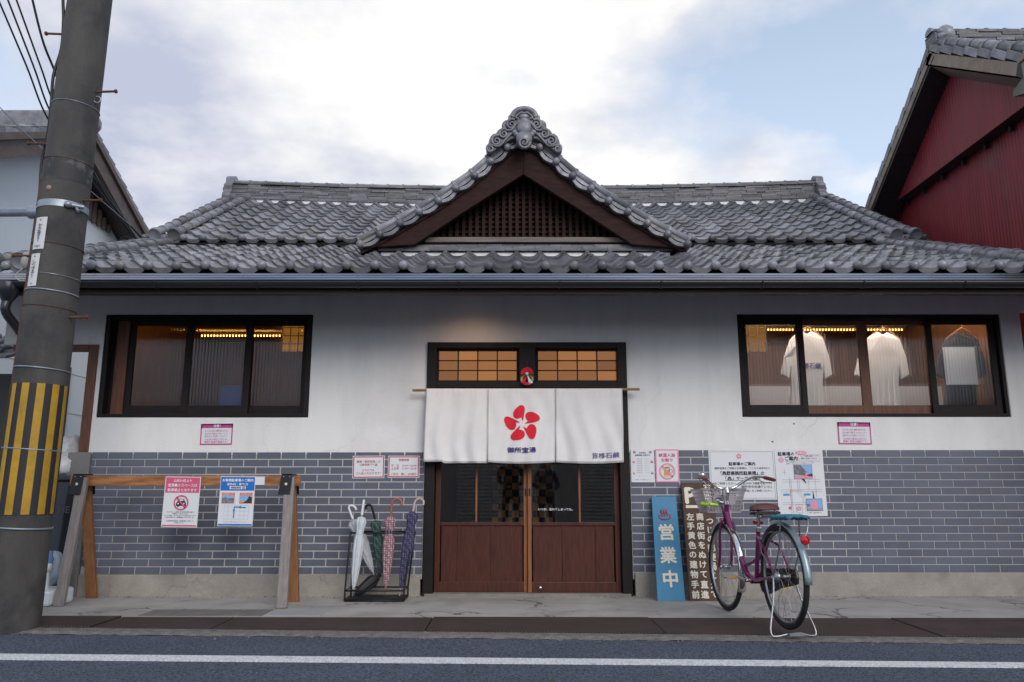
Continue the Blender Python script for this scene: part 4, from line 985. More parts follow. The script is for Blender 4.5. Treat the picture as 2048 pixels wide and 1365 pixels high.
# boxed timber eave end that pokes in at the right edge
eb = empty('timber_eave_end', PX(2040, 150, 5.0), 'pale timber eave end jutting in front of the red barn', 'eave')
q = PX(2036, 150, 4.6)
b = MB(); b.prism([PX(2033, 118, 4.6), PX(2075, 80, 4.6), PX(2075, 96, 4.6), PX(2035, 128, 4.6)], (.6, 0, 0)); b.build('top_trim', TANB, eb)
b = MB(); b.prism([PX(2042, 125, 4.62), PX(2080, 90, 4.62), PX(2080, 165, 4.62), PX(2050, 172, 4.62)], (.6, 0, 0)); b.build('side_board', TANB, eb)
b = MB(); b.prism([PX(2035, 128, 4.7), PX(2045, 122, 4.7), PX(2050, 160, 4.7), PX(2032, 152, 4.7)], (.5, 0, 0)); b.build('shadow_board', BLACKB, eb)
b = MB(); b.prism([PX(2025, 184, 4.6), PX(2048, 153, 4.6), PX(2085, 160, 4.6), PX(2085, 175, 4.6), PX(2027, 194, 4.6)], (.6, 0, 0)); b.build('bracket', mat('mossy_wood', (.20, .20, .16), .8, c2=(.12, .13, .10), scale=9), eb)

hs = empty('white_house', (-7.5, 11.2, 0), 'white walled house with slatted gable vent and brown bargeboards', 'building')
hp_ = PX(190, 262, -6.5); hy, hz = hp_.y, hp_.z; hsl = .5
hro = lambda y: hz - hsl * abs(y - hy)
b = MB(); b.prism([(-7.0, 5.5, 0), (-7.0, 16.5, 0), (-7.0, 16.5, hro(16.5) - .2), (-7.0, hy, hz - .2), (-7.0, 5.5, hro(5.5) - .2)], (-3.5, 0, 0)); b.build('wall', BLUEWALL, hs)
for k in range(6): MB().box(-7.0, -6.994, 5.5, 16.5, .9 + k * .62, .906 + k * .62).build('siding_joint', GREYP, hs)
for s in (-1, 1):
    L = 5.6; tv = V((0, s, -hsl)).normalized(); nv = V((0, s * hsl, 1)).normalized(); p0 = V((-6.5, hy, hz)); p1 = p0 + tv * L
    b = MB(); b.prism([p0, p1, p1 - nv * .09, p0 - nv * .09], (-.05, 0, 0)); b.build('verge_board', BROWNB, hs)
    b = MB(); b.prism([p0 - nv * .09 - V((.05, 0, 0)), p1 - nv * .09 - V((.05, 0, 0)), p1 - nv * .33 - V((.05, 0, 0)), p0 - nv * .33 - V((.05, 0, 0))], (-.05, 0, 0)); b.build('bargeboard', BROWNB, hs)
    b = MB(); b.prism([p0 - nv * .1 - V((.1, 0, 0)), p1 - nv * .1 - V((.1, 0, 0)), p1 - nv * .1 - V((.6, 0, 0)), p0 - nv * .1 - V((.6, 0, 0))], -nv * .02); b.build('soffit', BROWNB, hs)
    n = 23
    for k in range(n):
        a = p0 + tv * (L * k / n); c = p0 + tv * (L * (k + 1) / n)
        b = MB(); b.prism([a + nv * .045, c + nv * .075, c + nv * .0, a + nv * .0], (-.25, 0, 0)); b.build('verge_tile', KAWARA, hs)
    b = MB()
    for k in range(26):
        for r in range(14):
            b.cur = rk.random(); a = p0 + tv * (L * r / 14) + V((-.25 - k * .25, 0, 0)); c = p0 + tv * (L * (r + 1) / 14) + V((-.25 - k * .25, 0, 0))
            b.prism([a + nv * .03, c + nv * .06, c + nv * .02, a], (-.17, 0, 0)); b.tube([c + nv * .07 + V((-.21, 0, 0)), a + nv * .04 + V((-.21, 0, 0))], .045, 6)
    b.build('roof_tile', KAWARA_T, hs, kind='stuff')
b = MB(); b.box(-12, -6.6, hy - .13, hy + .13, hz - .02, hz + .24); b.tube([(-12, hy, hz + .26), (-6.55, hy, hz + .26)], .08, 10); b.build('house_ridge', KAWARA, hs)
b = MB(); b.ball((-6.52, hy, hz + .12), .15, 10, (.6, 1, 1)); b.build('ridge_end_ornament', KAWARA, hs)
ventz0 = PX(230, 470, -6.95).z
vl = PX(178, 300, -6.95).y; vr = PX(221, 440, -6.95).y
nvs = 12
for k in range(nvs):
    y = vl - .9 + (vr - vl + .9) * k / (nvs - 1); MB().box(-6.99, -6.94, y - .03, y + .03, ventz0 - .02 + .0, hro(y) - .25).build('vent_slat', BROWNB, hs)
MB().box(-7.0, -6.985, vl - .9, vr, ventz0, hro(vl) - .25).build('vent_backing', BLACKB, hs)
# side window of the house seen through the passage
wn = group_part('window', hs); wy0, wy1 = 11.45, 12.02
wz0, wz1 = 1.72, 2.85
MB().box(-6.998, -6.95, wy0, wy1, wz0, wz1).build('window_frame', BLACKM, wn)
MB().box(-6.949, -6.945, wy0 + .06, wy1 - .06, wz0 + .06, (wz0 + wz1) / 2 - .03).build('pane', mat('dark_pane', (.05, .07, .09), .08), wn)
MB().box(-6.949, -6.945, wy0 + .06, wy1 - .06, (wz0 + wz1) / 2 + .03, wz1 - .06).build('pane', MATS['dark_pane'], wn)
# low tiled lean-to at the far left
lt = empty('tiled_lean_to', (-6.5, 8.2, 0), 'low dark shed with a small tiled roof behind the utility pole', 'shed')
z = P(5, 720, 8.0).z
MB().box(-7.0, P(28, 720, 8.0).x, 8.0, 8.4, 0, z - .15).build('shed_wall', mat('shed_dark', (.05, .048, .05), .8), lt)
for k in range(5):
    x = P(24, 715, 7.9).x - k * .26
    b = MB()
    for r in range(4): b.prism([(x, 7.8 + r * .24, z + r * .1 - .02), (x, 8.05 + r * .24, z + r * .1 + .06), (x - .2, 8.05 + r * .24, z + r * .1 + .06), (x - .2, 7.8 + r * .24, z + r * .1 - .02)], (0, 0, .03)); b.tube([(x - .23, 7.79 + r * .24, z + r * .1 + .02), (x - .23, 8.04 + r * .24, z + r * .1 + .1)], .045, 8)
    b.build('roof_tile_row', KAWARA, lt)

# ================================================================== UTILITY POLE
PB, PT = V((-3.60, 5.80, -.05)), V((-3.535, 5.8, 5.0)); pd = (PT - PB).normalized()
def pr(z): return .195 - .0062 * z
def pc(z): return PB + (PT - PB) * ((z + .05) / 5.05)
pole = empty('utility_pole', (PB.x, PB.y, 0), 'leaning grey concrete utility pole with yellow and black warning stripes', 'utility pole')
b = MB(); b.lathe([(pr(z), (z + .05) / pd.z) for z in (-.05, .5, 1, 2, 3, 4, 5, 6, 7)], 40, PB, pd); b.build('pole_shaft', POLE, pole)
def pole_pt(ang, z, off=0.0):
    c = pc(z); r = pr(z) + off; return V((c.x + r * math.sin(ang), c.y - r * math.cos(ang), c.z))
def pole_z(py): return P(60, py, 5.62).z
sz0, sz1 = pole_z(1030), pole_z(766)
b = MB(); b.grid(lambda u, v: pole_pt(-2.4 + 4.8 * u, sz0 + (sz1 - sz0) * v, .003), 40, 6); b.build('stripe_sheet', STRB, pole)
for k in range(-5, 6):
    a0 = k * .54 - .10
    b = MB(); b.grid(lambda u, v: pole_pt(a0 + .28 * u, sz0 + (sz1 - sz0) * v, .0055), 5, 8); b.build('yellow_stripe', YEL, pole)
def band(py, r, m, w=None, name='band'):
    z = pole_z(py); b = MB()
    if w:
        b.grid(lambda u, v: pole_pt(-math.pi + 2 * math.pi * u, z - w / 2 + w * v, .005), 40, 1); o = b.build(name, m, pole); return o
    b.tube([pole_pt(-math.pi + 2 * math.pi * k / 32, z + .012 * math.sin(k * .2), .003) for k in range(32)], r, 6, closed=True); return b.build(name, m, pole)
band(404, .004, GALV, .055)
for py, r, m in ((197, .003, GALV), (483, .003, RUST), (545, .003, STEEL), (577, .006, GALV), (609, .003, RUST), (733, .006, GALV), (897, .006, GALV), (1057, .008, GALV), (312, .003, RUST)): band(py, r, m)
z0, z1 = pole_z(356), pole_z(312)
b = MB(); b.grid(lambda u, v: pole_pt(-2.4 + 4.8 * u, z0 + (z1 - z0) * v, .002), 30, 3); b.build('tar_patch', mat('tar', (.035, .034, .036), .7, c2=(.10, .095, .10), scale=8, lo=.52, hi=.62), pole)
b = MB(); zc = pole_z(406); pts = [pole_pt(.75, zc, .0), pole_pt(.75, zc, .03)]; b.tube([pole_pt(.55, zc, .01), pole_pt(1.2, zc, .05)], .018, 8); b.ball(pole_pt(.7, zc, .02), .028, 8); b.tube([pole_pt(1.0, zc - .01, .02), pole_pt(1.0, zc - .05, .06)], .012, 6); b.build('band_bolt', GALV, pole)
for px, py, s, ln in ((190, 166, 1, .17), (175, 388, 1, .15), (140, 627, 1, .15), (125, 48, -1, .14), (95, 272, -1, .15), (58, 501, -1, .14)):
    z = pole_z(py); a = pole_pt(s * 1.35, z, -.01); e = a + V((s * ln, -.01, 0)); b = MB(); b.tube([a, e], .0095, 8); b.tube([e, e + V((s * .014, 0, 0))], .017, 8); b.build('step_bolt', RUST, pole)
z = pole_z(182); a = pole_pt(1.35, z, 0); b = MB(); b.tube([a + V((.02 + .028 * math.cos(t_), 0, .028 * math.sin(t_))) for t_ in [2.6 + 5.6 * k / 14 for k in range(15)]], .006, 6); b.build('hook', GALV, pole)
# name plates with hand lettering
def plate(pxc, py0, py1, w, body, a0):
    z0, z1 = pole_z(py1), pole_z(py0); m = mat('plate_white', (.62, .62, .62), .5)
    b = MB(); b.grid(lambda u, v: pole_pt(a0 + (w / .18) * (u - .5), z0 + (z1 - z0) * v, .006), 5, 5); o = b.build('name_plate', m, pole)
    zc = (z0 + z1) / 2; n = len(body)
    for k, ch in enumerate(body):
        text(ch, .045, BLACKP, pole, pole_pt(a0, z1 - .07 - k * (z1 - z0 - .12) / n, .0105), (math.cos(a0), math.sin(a0), 0), (0, 0, 1))
    for zz_ in (z1 - .02, z0 + .02):
        b = MB(); b.ball(pole_pt(a0, zz_, .006), .007, 8); b.build('screw', STEEL, pole)
plate(90, 434, 498, .105, 'ヤナギダ51', -.28); plate(76, 507, 572, .085, 'シンマチ1', -.33)
text('65P16', .022, BLACKP, pole, pole_pt(-.28, pole_z(492), .0105), (math.cos(-.28), math.sin(-.28), 0))
b = MB(); b.lathe([(.021, 0), (.021, .004), (0, .005)], 14, pole_pt(-.15, pole_z(375), -.001), (0, -1, .06)); b.build('plug', mat('pink_plug', (.32, .19, .15), .8), pole)
# earth cable in a conduit down the left side
b = MB(); b.tube([pole_pt(-1.45, z, .012) for z in (0, 1, 2, 3.0, 3.4)], .016, 8); b.build('rusty_conduit', RUST, pole)
b = MB(); b.tube(smooth_open([pole_pt(-1.5 - .1 * math.sin(k * 1.7), 3.3 + k * .25, .02 + .03 * (k % 3 == 1)) for k in range(14)], 4), .013, 8); b.build('riser_cable', BLACKM, pole)
b = MB(); zc = pole_z(508); p = pole_pt(-1.55, zc, .05); b.ball(p, .05, 10, (.9, .9, 1.5)); b.tube(smooth_open([p + V((0, 0, -.05)), p + V((-.06, -.02, -.12)), p + V((-.02, -.02, -.17)), p + V((.06, 0, -.15))], 4), .005, 6); b.build('cable_joint', mat('pale_rubber', (.35, .34, .32), .7), pole)
# galvanised side arm
b = MB(); zc = pole_z(410); a = pole_pt(-1.5, zc, 0); b.tube([a, a + V((-.08, 0, 0)), a + V((-.09, 0, 0)), a + V((-.75, .02, .0))], [.05, .05, .032, .032], 10); b.tube([a + V((-.40, .0, -.33)), a + V((-.40, 0, .28))], .035, 10); b.build('side_arm', GALV, pole)

# overhead wires, dropping to the bathhouse eave
def wire(name, pts, r, m, label, group):
    b = MB(); b.tube(smooth_open(pts, 8), r, 6); tag(b.build(name, m), label, 'cable', group)
for k, (x0, xm_, ym, x1, y1, xe, ye) in enumerate(((-8, 52, 130, 97, 240, 262, 470), (12, 66, 130, 105, 232, 268, 476), (30, 80, 130, 112, 215, 274, 480))):
    wire('overhead_cable', [P(x0 - 8, -30, 6.6), P(xm_, ym, 7.0), P(x1, y1, 7.4), P(172 + k * 3, 345 - k * 8, 8.4), P(xe, ye, 9.55)], .009, BLACKM, 'thin black cable sloping down behind the utility pole to the eave', 'cables dropping to the bathhouse')
wire('overhead_cable', [P(58, -30, 6.9), P(85, 80, 7.2), P(112, 150, 7.5), P(150, 262, 8.0), P(215, 395, 8.8), P(285, 478, 9.55)], .013, mat('green_cable', (.01, .03, .035), .5), 'thicker dark green cable looping down to the roof corner', None)
wire('overhead_cable', [P(-10, 205, 6.2), P(60, 275, 6.6), P(190, 390, 7.4), P(262, 452, 8.4)], .004, GREYP, 'faint grey cable crossing the white house gable', None)
for k in range(2): wire('cable_loop', [P(235 + k * 6, 492, 9.5), P(238 + k * 6, 482 - k * 2, 9.5), P(252, 474 + k * 7, 9.5), P(268, 480 + k * 4, 9.5), P(278, 488, 9.5)], .012, BLACKM, 'black cable loop resting on the lower roof corner', 'cable loops')

# ================================================================== LEFT CORNER
bn = empty('refuse_bin', (-4.5, 7.35, 0), 'dark grey plastic bin behind the utility pole beside the concrete pier', 'bin')
x0, x1 = P(85, 1000, 7.3).x, P(134, 1000, 7.3).x; zt_ = P(100, 962, 7.3).z
b = MB(); b.prism([(x0, 7.3, .05), (x1 - .05, 7.3, .05), (x1, 7.3, zt_), (x0, 7.3, zt_)], (0, .5, 0)); b.build('bin_body', BINM, bn, bevel=.02)
MB().box(x0 - .03, x1 + .02, 7.27, 7.82, zt_ + .001, zt_ + .05).build('bin_lid', BINM, bn, bevel=.015)
text('THE', .09, mat('bin_print', (.06, .065, .08), .6), bn, P(122, 1020, 7.297), bold=.02)
def lumpy(name, c, r, sq, m, label, cat, seed, parent=None, amp=.22):
    import mathutils.noise as mn
    b = MB(); nu, nv = 26, 16
    def fn(u, v):
        th, ph = 2 * math.pi * u, math.pi * v; d = V((math.sin(ph) * math.cos(th), math.sin(ph) * math.sin(th), -math.cos(ph)))
        k = 1 + amp * mn.noise(d * 1.7 + V((seed, 0, 0))) + amp * .6 * mn.noise(d * 4.5 + V((0, seed, 0))); return V(c) + V((d.x * sq[0], d.y * sq[1], d.z * sq[2])) * (r * k)
    b.grid(fn, nu, nv); o = b.build(name, m, parent)
    if label: tag(o, label, cat)
    return o
lumpy('plastic_bag', (P(122, 925, 7.5).x, 7.55, zt_ + .14), .2, (1.0, 1, .65), BAGW, 'crumpled white plastic bag lying on the dark bin lid', 'bag', 3)
lumpy('plastic_bag', (P(142, 890, 7.75).x, 7.75, zt_ + .27), .17, (.8, .9, 1.0), BAGW, 'tall white plastic bag bulging behind the bin lid bag', 'bag', 8)
bb = empty('bottle_bag', (P(100, 1120, 7.15).x, 7.15, 0), 'clear bag of drink bottles on the ground beside the bin', 'bag')
p = P(103, 1108, 7.15)
lumpy('bag_film', (p.x, 7.15, .27), .17, (.75, .6, .9), mat('bag_film', (.30, .36, .44), .3), None, None, 5, bb)
for k in range(3):
    b = MB(); b.lathe([(.03, 0), (.032, .02), (.032, .12), (.014, .16), (.014, .18)], 10, (p.x - .06 + k * .05, 7.03, .22 + k * .02), (.3, -.2, 1)); b.build('bottle', mat('bottle_blue', (.12, .26, .50), .2), bb)
pb = empty('parasol_base', G(112, 1198), 'white plastic parasol base with a short capped neck on the pavement', 'parasol base')
gx, gy = G(112, 1200).x, 6.95
b = MB(); b.prism(smooth_closed([(gx - .25, gy - .10, 0), (gx - .18, gy - .19, 0), (gx + .12, gy - .19, 0), (gx + .20, gy - .10, 0), (gx + .20, gy + .16, 0), (gx - .25, gy + .16, 0)], 4), (0, 0, .13)); b.build('tank', PLASTW, pb, bevel=.025, fix=True)
b = MB(); c = P(98, 1150, gy); b.lathe([(.045, .12), (.035, .15), (.03, .27), (.03, .275), (.042, .276), (.042, .335), (.036, .34)], 14, (c.x, gy - .05, 0)); b.build('neck', PLASTW, pb)

# ================================================================== SAWHORSE BARRIER
SY = 7.0
shs = empty('sawhorse', (-2.9, SY, 0), 'wooden sawhorse barrier with orange beam, black brackets and grey front legs', 'barrier')
pa, pb_ = P(139, 962, SY - .05), P(599, 962, SY - .05)
MB().box(pa.x, pb_.x, SY - .045, SY - .005, pa.z - .045, pa.z + .045).build('beam', WOODOR, shs, bevel=.004)
bt = pa.z + .03
for (tx, fx, fy, m, yt) in ((167, (118, 1213), None, WOODGR, -.075), (580, (564, 1217), None, WOODGR, -.075), (172, (184, 1197), None, WOODLEG, .025), (582, (588, 1204), None, WOODLEG, .025)):
    foot = G(*fx); top = P(tx, 960, SY + yt); top.y = SY + yt
    b = MB(); b.beam(foot + V((0, 0, .0)), top + (top - foot).normalized() * .02, .086 if m is WOODGR else .09, .04, (0, 1, 0)); b.build('leg', m, shs, bevel=.004)
for px in (167, 579):
    c = P(px, 970, SY); b = MB(); w2 = .048
    b.prism([(c.x - w2, SY - .10, pa.z + .05), (c.x + w2, SY - .10, pa.z + .05), (c.x + w2 - .004, SY - .125, pa.z - .12), (c.x - w2 - .015, SY - .125, pa.z - .12)], (0, .012, 0)); b.box(c.x - w2, c.x + w2, SY - .10, SY + .06, pa.z + .051, pa.z + .06)
    b.prism([(c.x - w2 + .02, SY + .055, pa.z + .05), (c.x + w2 + .015, SY + .055, pa.z + .05), (c.x + w2 + .02, SY + .075, pa.z - .12), (c.x - w2 + .02, SY + .075, pa.z - .12)], (0, .012, 0)); b.build('bracket', BLACKM, shs, bevel=.004)
    for dx_ in (-.025, .025):
        b = MB(); b.ball((c.x + dx_, SY - .102, pa.z + .035), .007, 8); b.build('bracket_screw', STEEL, shs)
    b = MB(); b.ball((c.x, SY - .112, pa.z - .03), .014, 8, (1, .4, 1)); b.build('bracket_badge', CREAM, shs)

# ================================================================== POSTERS
class Sheet:
    def __init__(s, name, label, px, Y, m=PAPER, cat='notice', tilt=0.0):
        x0, y0, x1, y1 = px; a, c = P((x0 + x1) / 2, y1, Y), P((x0 + x1) / 2, y0, Y); l, r = P(x0, (y0 + y1) / 2, Y), P(x1, (y0 + y1) / 2, Y)
        s.Y = Y; s.w, s.h = r.x - l.x, c.z - a.z; s.c = V((l.x + s.w / 2, Y, a.z + s.h / 2)); s.ux = V((math.cos(tilt), 0, math.sin(tilt))); s.uz = V((-math.sin(tilt), 0, math.cos(tilt))); s.layer = 1
        s.root = empty(name, s.c - s.uz * (s.h / 2), label, cat)
        b = MB(); b.obox(s.c + V((0, .0012, 0)), s.ux * (s.w / 2), V((0, .0012, 0)), s.uz * (s.h / 2)); b.build('sheet', m, s.root)
    def at(s, u, v, k=1): return s.c + s.ux * ((u - .5) * s.w) + s.uz * ((v - .5) * s.h) - V((0, .0012 * k, 0))
    def rect(s, u0, v0, u1, v1, m, k=1, name='print'):
        b = MB(); b.add([s.at(u0, v0, k), s.at(u1, v0, k), s.at(u1, v1, k), s.at(u0, v1, k)], [(0, 1, 2, 3)]); return b.build(name, m, s.root)
    def border(s, e, m, k=1, inset=0.0):
        eu, ev = e, e * s.w / s.h; iu, iv = inset, inset * s.w / s.h
        b = MB()
        for u0, v0, u1, v1 in ((iu, iv, 1 - iu, iv + ev), (iu, 1 - iv - ev, 1 - iu, 1 - iv), (iu, iv + ev, iu + eu, 1 - iv - ev), (1 - iu - eu, iv + ev, 1 - iu, 1 - iv - ev)):
            b.add([s.at(u0, v0, k), s.at(u1, v0, k), s.at(u1, v1, k), s.at(u0, v1, k)], [(0, 1, 2, 3)])
        b.build('border', m, s.root)
    def t(s, body, u, v, size, m=BLACKP, k=2, bold=.015, w=None):
        text(body, size * s.h, m, s.root, s.at(u, v, k), s.ux, s.uz, bold=bold, width=w * s.w if w else None, name='lettering', res=1)
    def circ(s, u, v, r, m, k=2, n=24, r2=0.0, name='print'):
        b = MB(); o = [s.at(u + r * math.cos(a), v + r * s.w / s.h * math.sin(a), k) for a in [2 * math.pi * i / n for i in range(n)]]
        if r2:
            q = [s.at(u + r2 * math.cos(a), v + r2 * s.w / s.h * math.sin(a), k) for a in [2 * math.pi * i / n for i in range(n)]]
            b.add(o + q, [(i, (i + 1) % n, n + (i + 1) % n, n + i) for i in range(n)])
        else: b.add(o, [tuple(range(n))])
        b.build(name, m, s.root)
    def line(s, pts, w, m, k=2):
        b = MB()
        for (u0, v0), (u1, v1) in zip(pts, pts[1:]):
            a, c = s.at(u0, v0, k), s.at(u1, v1, k); d = (c - a).normalized(); n = V((-d.z, 0, d.x)) * (w * s.w / 2)
            b.add([a - n, c - n, c + n, a + n], [(0, 1, 2, 3)])
        b.build('print', m, s.root)
    def poly(s, pts, m, k=2):
        b = MB(); b.add([s.at(u, v, k) for u, v in pts], [tuple(range(len(pts)))]); b.build('print', m, s.root)
    def flower(s, u, v, r, m, k=3):
        b = MB()
        for q in range(5):
            pp = [s.at(u + (x - 957) / 160 * r, v - (y - 803) / 160 * r * s.w / s.h, k) for x, y in petal(q)]; b.add(pp, [tuple(range(len(pp)))])
        b.build('emblem', m, s.root)
WY = D - .008
for lab, px, tl in (('pink bordered caution notice below the window of three reeded sashes', (401, 848, 465, 890), -.02), ('pink bordered caution notice below the window with hanging shirts', (1676, 845, 1742, 889), .02)):
    s = Sheet('caution_notice', lab, px, D - .004, tilt=-tl * .5)
    s.border(.035, MAGENTA); s.rect(0, .80, 1, 1, MAGENTA); s.t('注意！', .5, .9, .14, WHITE, 2, .03)
    for v, tx in ((.66, '①のれん前の撮影以外では、'), (.53, '店の前で溜まらないこと！'), (.40, '速やかにお帰りください。'), (.25, '②お店の周辺における、'), (.13, '喧嘩と飲食は厳禁です！')): s.t(tx, .5, v, .1, MAGENTA, 2, .0, w=.72)
s = Sheet('no_parking_notice', 'white and pink no parking notice hung on the sawhorse beam', (327, 954, 398, 1055), SY - .052, tilt=-.012)
s.border(.018, WHITE, 2); s.rect(.02, .68, .98, .985, PINK); s.rect(.02, .012, .98, .045, PINK)
s.t('12月31日より', .5, .92, .062, WHITE, 3, .03, w=.5); s.t('宝湯裏のスペースは', .5, .83, .062, WHITE, 3, .03, w=.82); s.t('駐車禁止となります', .5, .735, .062, WHITE, 3, .03, w=.82)
s.poly([(.36, .47), (.40, .52), (.43, .56), (.57, .56), (.60, .52), (.64, .47), (.64, .42), (.60, .42), (.60, .40), (.56, .40), (.56, .42), (.44, .42), (.44, .40), (.40, .40), (.40, .42), (.36, .42)], BLACKP, 2); s.rect(.44, .52, .56, .55, PAPER, 3)
for u in (.42, .58): s.circ(u, .465, .022, PAPER, 3, 10)
s.circ(.5, .485, .21, PINK, 4, 32, .17); s.line([(.37, .585), (.63, .385)], .045, PINK, 4)
for v, tx, w_ in ((.30, 'これまでは、お客様の不法駐車対策と兼ねて', .82), (.265, 'ご案内してきましたが、', .45), (.23, 'トラブル防止、ルールを守らない駐車が増えたため', .88), (.195, '12月31日より、駐車禁止となりました。', .8), (.125, '※お客様専用駐車場（奥野駐車場・無料）を', .76), (.09, 'ご利用ください。', .3)): s.t(tx, .5, v, .03, BLACKP, 2, .01, w=w_)
s = Sheet('parking_guide_notice', 'blue headed parking guide notice with a small map on the sawhorse beam', (438, 953, 508, 1053), SY - .052, tilt=-.006)
s.rect(.015, .71, .985, .985, BLUEP); s.rect(.015, .012, .985, .045, BLUEP); s.t('お客様駐車場のご案内', .5, .92, .06, WHITE, 2, .03, w=.88); s.t('徒歩4分・車で1分', .5, .84, .055, WHITE, 2, .03, w=.6)
s.rect(.28, .74, .74, .80, PAPER, 2); s.t('奥野駐車場', .46, .77, .035, BLACKP, 3, .02, w=.28); s.rect(.64, .745, .72, .795, GREYP, 3)
for u0 in (.07, .58):
    s.rect(u0, .45, u0 + .37, .67, ORP, 1); s.t('駐車場はこちら', u0 + .185, .642, .025, WHITE, 2, .01, w=.28); s.rect(u0 + .015, .465, u0 + .355, .615, SKYP, 2)
s.rect(.085, .465, .425, .56, DKP, 3); s.rect(.16, .50, .20, .585, DKP, 4); s.poly([(.68, .465), (.935, .465), (.935, .58), (.85, .60), (.80, .52)], BLACKP, 3); s.rect(.6, .465, .69, .51, YELP, 4)
s.border(.0, PAPER)
for u in (.16, .28, .62, .74): s.line([(u, .14), (u, .42)], .006, SKYP, 1)
for v in (.14, .22, .30, .38, .42): s.line([(.16, v), (.86, v)], .006, SKYP, 1)
s.line([(.86, .14), (.86, .42)], .006, SKYP, 1); s.line([(.45, .16), (.45, .385), (.78, .375)], .028, BLUEP, 3); s.circ(.45, .32, .03, BLUEP, 4, 12); s.circ(.62, .382, .03, BLUEP, 4, 12)
s.t('※上記以外の場所に駐車しないでください', .5, .085, .025, GREYP, 2, 0, w=.7)
s = Sheet('blank_card', 'small blank white card on the beam beside the blue headed notice', (509, 953, 530, 971), SY - .05); s.border(.04, GREYP)
s = Sheet('welcome_notice', 'red bordered welcome notice on wall tiles above the umbrella rack', (705, 912, 769, 957), WY, tilt=.01)
s.border(.03, REDB, 1, .02)
for v, tx, w_ in ((.74, '銭湯「御所宝湯」は', .74), (.60, '公衆浴場です♨', .56), (.36, 'どなたでも', .38), (.22, 'ご入浴いただけます！', .78)): s.t(tx, .5, v, .12, REDB, 2, .012, w=w_)
s = Sheet('opening_hours_notice', 'red bordered opening hours notice on wall tiles beside the door frame', (776, 912, 839, 956), WY)
s.border(.03, REDB, 1, .02)
for v, tx, w_ in ((.81, '営業時間', .32), (.55, '平　日　14:00〜22:00', .80), (.42, '土日祝　11:00〜22:00', .80), (.17, 'ご休日：第2・4水曜日', .80)): s.t(tx, .5, v, .12, REDB, 2, .012, w=w_)
s = Sheet('price_notice', 'plain white New Year hours notice with two red flowers by the door', (1262, 899, 1309, 965), WY)
for u in (.16, .84): s.flower(u, .91, .06, REDB)
s.t('年末年始', .5, .89, .04, BLACKP, 2, .02, w=.28); s.t('営業時間のお知らせ', .5, .82, .04, BLACKP, 2, .02, w=.62)
for k in range(7):
    v = .70 - k * .068; s.t('12月%d日' % (26 + k if k < 6 else 1), .36, v, .035, GREYP, 2, 0, w=.22); s.t('14:00-22:00', .68, v, .035, GREYP, 2, 0, w=.2)
for u, v, m in ((.12, .62, ORP), (.9, .62, REDB), (.12, .27, YELP), (.9, .28, GREENP)): s.rect(u - .05, v - .035, u + .04, v + .035, m, 2); s.circ(u, v + .03, .035, CREAM, 3, 10)
s.t('新年もよろしくお願いします', .5, .19, .03, GREYP, 2, 0, w=.4); s.t('※変更になる場合があります', .5, .08, .03, GREYP, 2, 0, w=.7)
s = Sheet('no_alcohol_notice', 'pink framed notice with a crossed out beer mug beside the door', (1311, 899, 1358, 965), WY)
s.border(.055, PINKL); s.t('飲酒入浴', .5, .82, .105, PINK, 2, .03, w=.7); s.t('お断り', .5, .67, .10, PINK, 2, .03, w=.48)
s.rect(.35, .19, .60, .42, YELP, 2); s.rect(.345, .42, .61, .45, CREAM, 3); s.circ(.48, .47, .13, CREAM, 3, 16); s.border(0, PAPER); s.circ(.64, .33, .09, GREYP, 2, 18, .06); s.rect(.33, .17, .62, .20, CREAM, 3)
s.circ(.49, .33, .34, PINKL, 4, 36, .28); s.line([(.28, .48), (.71, .17)], .07, PINKL, 4)
s = Sheet('parking_directions_notice', 'wide white parking directions notice with a pink flower behind the bicycle', (1419, 901, 1551, 1000), WY, tilt=.004)
s.border(.006, GREYP, 1, .02); s.flower(.46, .88, .045, PINKL)
for v, tx, w_, bo in ((.725, '駐車場のご案内', .40, .03), (.635, '御所宝湯をご利用のお客様は、ここから徒歩3分の', .84, .015), (.54, '「奥野事務所駐車場」の', .66, .03), (.43, '「♨」マークの場所', .52, .03), (.325, 'をご利用ください。GoogleMAPで検索可能です。', .86, .012), (.26, '御所市中央通り2−511', .46, .012), (.18, '満車の場合は「御所市営駐車場」をご利用ください。', .88, .012)):
    s.t(tx, .5 if '中央' not in tx else .70, v, .065, BLACKP, 2, bo, w=w_)
s.line([(.17, .50), (.83, .50)], .006, BLACKP); s.line([(.23, .39), (.76, .39)], .006, BLACKP)
s = Sheet('parking_map_notice', 'tall white parking map notice with two small photos above the bicycle rack', (1553, 898, 1650, 1033), WY, tilt=.012)
s.t('駐車場の', .24, .925, .065, BLACKP, 2, .03, w=.34); s.t('ご案内', .34, .855, .065, BLACKP, 2, .03, w=.26); s.circ(.13, .835, .055, PINKL, 2); s.t('御所\n宝湯', .13, .835, .03, WHITE, 3, .01)
b_ = [(.55 + .12 * math.cos(a), .94 + .03 * math.sin(a)) for a in [2 * math.pi * i / 24 for i in range(24)]]; s.poly(b_, PINKL, 2); s.t('お願い', .55, .94, .04, WHITE, 3, .02, w=.16)
for p_ in ([(.5, .91), (.94, .91), (.94, .83), (.5, .83), (.5, .91)],): s.line(p_, .006, PINKL)
s.t('入って右側の♨マークの', .72, .89, .03, BLACKP, 2, .01, w=.38); s.t('場所にお停めください', .71, .855, .03, BLACKP, 2, .01, w=.34)
s.t('他の駐車場にはとめないようお願いします', .58, .805, .02, GREYP, 2, 0, w=.7); s.t('皆様のご協力よろしくお願いいたします', .52, .78, .02, GREYP, 2, 0, w=.58)
